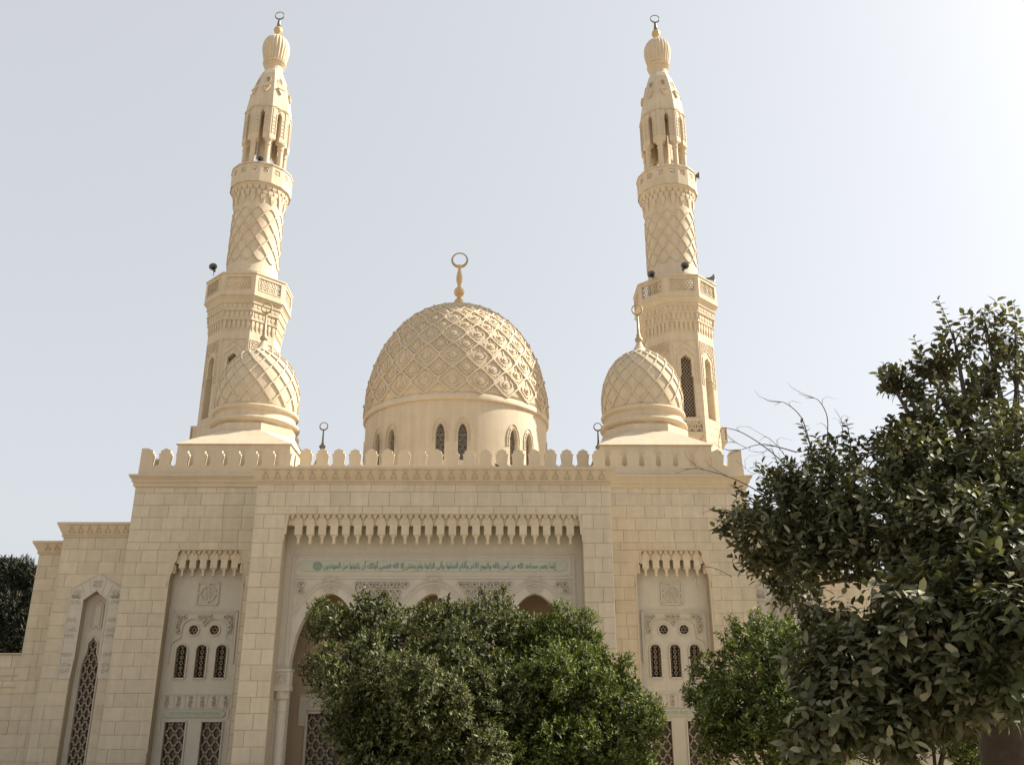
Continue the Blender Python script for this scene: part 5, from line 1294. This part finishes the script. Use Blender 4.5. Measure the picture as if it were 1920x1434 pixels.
# shoots with large leaves; tips standing free against the sky
P, D = [], []
for (x, y, z, r) in LE:
    n = int(95 * (r / 0.5) ** 2 * (1.25 if y < 12 else (0.62 if r < 0.3 else 0.34 if z > 6.9 else 0.55 if z > 6.0 else 0.8))); d_ = unit_rows(g.normal(size=(n, 3))); rad = r * g.uniform(0.35, 1.0, (n, 1)) ** 0.6
    P.append(np.array([x, y, z]) + d_ * rad); D.append(unit_rows(d_ * 0.8 + np.array([0, 0, 0.75]) + g.normal(size=(n, 3)) * 0.35))
P = np.concatenate(P); D = np.concatenate(D)
Pl, Dl, Nl, LL, WW = leaves_on(P, D, 9, 0.30, 0.142, 0.070, g, spread=1.1, up=0.5)
hi_ = Pl[:, 2] > 6.6; LL[hi_] *= 1.15; WW[hi_] *= 1.12
near = Pl[:, 1] < 11.2; LL[near] *= 1.22; WW[near] *= 1.28
# drooping lower leaves
low = Pl[:, 2] < 4.0; Dl[low] += np.array([0, 0, -0.35]); 
# free standing shoots
free_sh = [((9.18, 13.9, 7.9), (-0.10, 0, 0.62)), ((9.72, 13.9, 8.6), (-0.12, 0, 0.62)), ((10.80, 13.9, 8.55), (0.08, 0, 0.62)), ((8.9, 13.9, 7.75), (-0.42, 0.1, 0.1)), ((9.0, 13.8, 7.65), (-0.38, 0, -0.1)), ((7.1, 13.8, 6.5), (-0.1, 0, 0.5)), ((8.0, 13.5, 6.4), (0.05, 0, 0.4)), ((8.55, 13.5, 6.8), (-0.02, 0, 0.42)),
           ((6.15, 14, 5.75), (-0.25, 0, 0.28)), ((5.8, 14.1, 5.6), (-0.25, 0, 0.05)), ((5.8, 14.1, 5.35), (-0.25, 0, -0.02)), ((10.2, 13.8, 8.6), (0.1, 0, 0.35)), ((7.6, 13.5, 6.5), (0, 0, 0.42)), ((11.0, 13.8, 8.2), (.1, 0, .4))]
Pa, Da, Na = [], [], []
for (b, v) in free_sh:
    b = np.array(b); v = np.array(v, float); fs_ = MB(); tube(fs_, [tuple(b - v * .4), tuple(b + v * .3 + [0.02, 0, 0]), tuple(b + v)], [.012, .009, .005], 5); fs_.build('shoot_stem', 'twig', bt, BT)
    n = 16
    for i in range(n):
        t_ = 0.05 + 0.95 * i / (n - 1); a = i * 2.4; side = np.array([cos(a), 0.6 * sin(a), 0.15 + 0.25 * t_])
        Pa.append(b + v * t_); Da.append(side); Na.append(np.array([0, 0.2, 1.0]) + np.random.default_rng(i).normal(size=3) * .3)
Pl = np.concatenate([Pl, np.array(Pa)]); Dl = np.concatenate([Dl, np.array(Da)]); Nl = np.concatenate([Nl, np.array(Na)])
LL = np.concatenate([LL, np.full(len(Pa), 0.125)]); WW = np.concatenate([WW, np.full(len(Pa), 0.058)])
# the 300 leaves that show largest are parts of their own, the rest one mass
camp = np.array([2.177, 0, 2.6]); dist = np.linalg.norm(Pl - camp, axis=1)
vis = (Pl[:, 0] - 2.177) / Pl[:, 1] < 0.60
order = np.argsort(np.where(vis, dist, 1e9)); big = order[:299]; keep = np.ones(len(Pl), bool); keep[big] = False
leaf_mesh('leaf', Pl[keep], Dl[keep], Nl[keep], LL[keep], WW[keep], 'leaf_big', bt, BT, 'big', kind='stuff')
one = leaf_mesh('leaf', [(0, 0, 0)], np.array([[1.0, 0, 0]]), np.array([[0, 0, 1.0]]), np.array([1.0]), np.array([0.46]), 'leaf_big', bt, (0, 0, 0), 'big').data
bpy.data.objects.remove([o for o in bt.children if o.data == one][0])
for i in big:
    X_ = Vector(Dl[i]).normalized(); Z_ = Vector(Nl[i]); Y_ = Z_.cross(X_).normalized(); Z_ = X_.cross(Y_)
    o = bpy.data.objects.new('leaf', one); C.objects.link(o); o.parent = bt
    o.location = tuple(Pl[i] - np.array(BT)); o.rotation_euler = Matrix((X_, Y_, Z_)).transposed().to_euler(); s_ = float(LL[i]); o.scale = (s_, s_, s_)
# bare twigs reaching left over the parapet
def arc(pts, r):
    tw = MB()
    P_ = [Vector(p) for p in pts]; out = []
    for i in range(len(P_) - 1):
        a = P_[max(i - 1, 0)]; b = P_[i]; c = P_[i + 1]; d_ = P_[min(i + 2, len(P_) - 1)]
        for k in range(5):
            t = k / 5; out.append(0.5 * ((2 * b) + (c - a) * t + (2 * a - 5 * b + 4 * c - d_) * t * t + (3 * b - a - 3 * c + d_) * t ** 3))
    out.append(P_[-1]); tube(tw, out, [r * (1 - 0.75 * i / (len(out) - 1)) for i in range(len(out))], 4)
    gt = random.Random(len(out) + int(r * 1e5))
    for k in range(4):
        i = gt.randrange(3, len(out) - 2); d_ = (out[i + 1] - out[i]).normalized(); sd = Vector((gt.uniform(-1, 1), gt.uniform(-.4, .4), gt.uniform(-.6, 1))).normalized()
        L_ = gt.uniform(.12, .38); tube(tw, [out[i], out[i] + d_ * L_ * .4 + sd * L_ * .25, out[i] + d_ * L_ * .6 + sd * L_ * .6, out[i] + d_ * L_ * .5 + sd * L_], [r * .45, r * .35, r * .25, r * .12], 4)
    tw.build('bare_twig', 'twig', bt, BT)
for pts, r in (([(7.0, 13.9, 5.9), (6.6, 13.9, 6.45), (6.1, 13.9, 6.85), (5.75, 13.9, 6.95), (5.7, 13.9, 6.8)], .016), ([(6.9, 13.9, 6.55), (6.4, 13.9, 6.68), (6.05, 13.9, 6.6), (5.8, 13.9, 6.5)], .014), ([(7.1, 13.8, 6.6), (7.0, 13.8, 7.1), (6.75, 13.8, 7.35), (6.6, 13.8, 7.3)], .014),
               ([(7.35, 13.8, 6.6), (7.42, 13.8, 7.1), (7.3, 13.8, 7.4), (7.1, 13.8, 7.42)], .014), ([(6.4, 13.9, 5.8), (5.9, 13.9, 6.1), (5.3, 13.9, 6.28), (4.95, 13.9, 6.2)], .015), ([(6.3, 13.9, 5.35), (5.8, 13.9, 5.6), (5.4, 13.9, 5.62)], .012), ([(6.9, 13.9, 6.0), (6.7, 13.9, 6.5), (6.45, 13.9, 6.8), (6.3, 13.9, 6.7)], .010),
               ([(6.6, 13.9, 6.2), (6.5, 13.9, 6.6), (6.3, 13.9, 6.5)], .009), ([(6.5, 13.9, 6.4), (6.2, 13.9, 6.2), (6.0, 13.9, 6.35)], .009), ([(6.1, 13.9, 6.62), (5.9, 13.9, 6.72), (5.75, 13.9, 6.68)], .007), ([(5.7, 13.9, 4.6), (5.35, 13.9, 4.75), (5.1, 13.9, 4.55)], .008), ([(7.6, 13.8, 6.7), (7.65, 13.8, 7.0), (7.55, 13.8, 7.25)], .010)):
    arc(pts, r * 0.8)

# far dark tree at the left
g = np.random.default_rng(5)
LF = [(-30.9, 62, 10.9, 1.5), (-31.8, 62, 9.4, 1.8), (-29.7, 62, 9.6, 1.4), (-29.1, 62, 11.6, 0.8), (-30.8, 62, 7.5, 2.0), (-28.8, 62, 7.6, 1.8), (-28.3, 62, 10.0, 1.1), (-29.2, 62, 5.6, 1.8), (-31.5, 62, 5.2, 1.8), (-27.6, 62, 8.6, 1.2), (-32.5, 62, 11.2, 1.4), (-31.1, 62, 12.2, 0.6), (-30.2, 62, 12.0, 0.7)]
ft = empty('feathery_tree', (-30, 62, 0), 'dark feathery tree rising behind the low wall at the far left', 'tree')
limbs((-30, 62, 0), (-30, 62, 4.0), LF, 0.3, g, (-30, 62, 0), ft)
P, D = shoots(LF, 8.0, g, up=0.9); P2, D2 = fill(LF, 0.9, 420, g); P = np.concatenate([P, P2]); D = np.concatenate([D, D2]); Pl, Dl, Nl, LL, WW = leaves_on(P, D, 6, 0.5, 0.36, 0.09, g, spread=0.5)
leaf_mesh('crown', Pl, Dl, Nl, LL, WW, 'leaf_far', ft, (-30, 62, 0), 'small', kind='stuff')
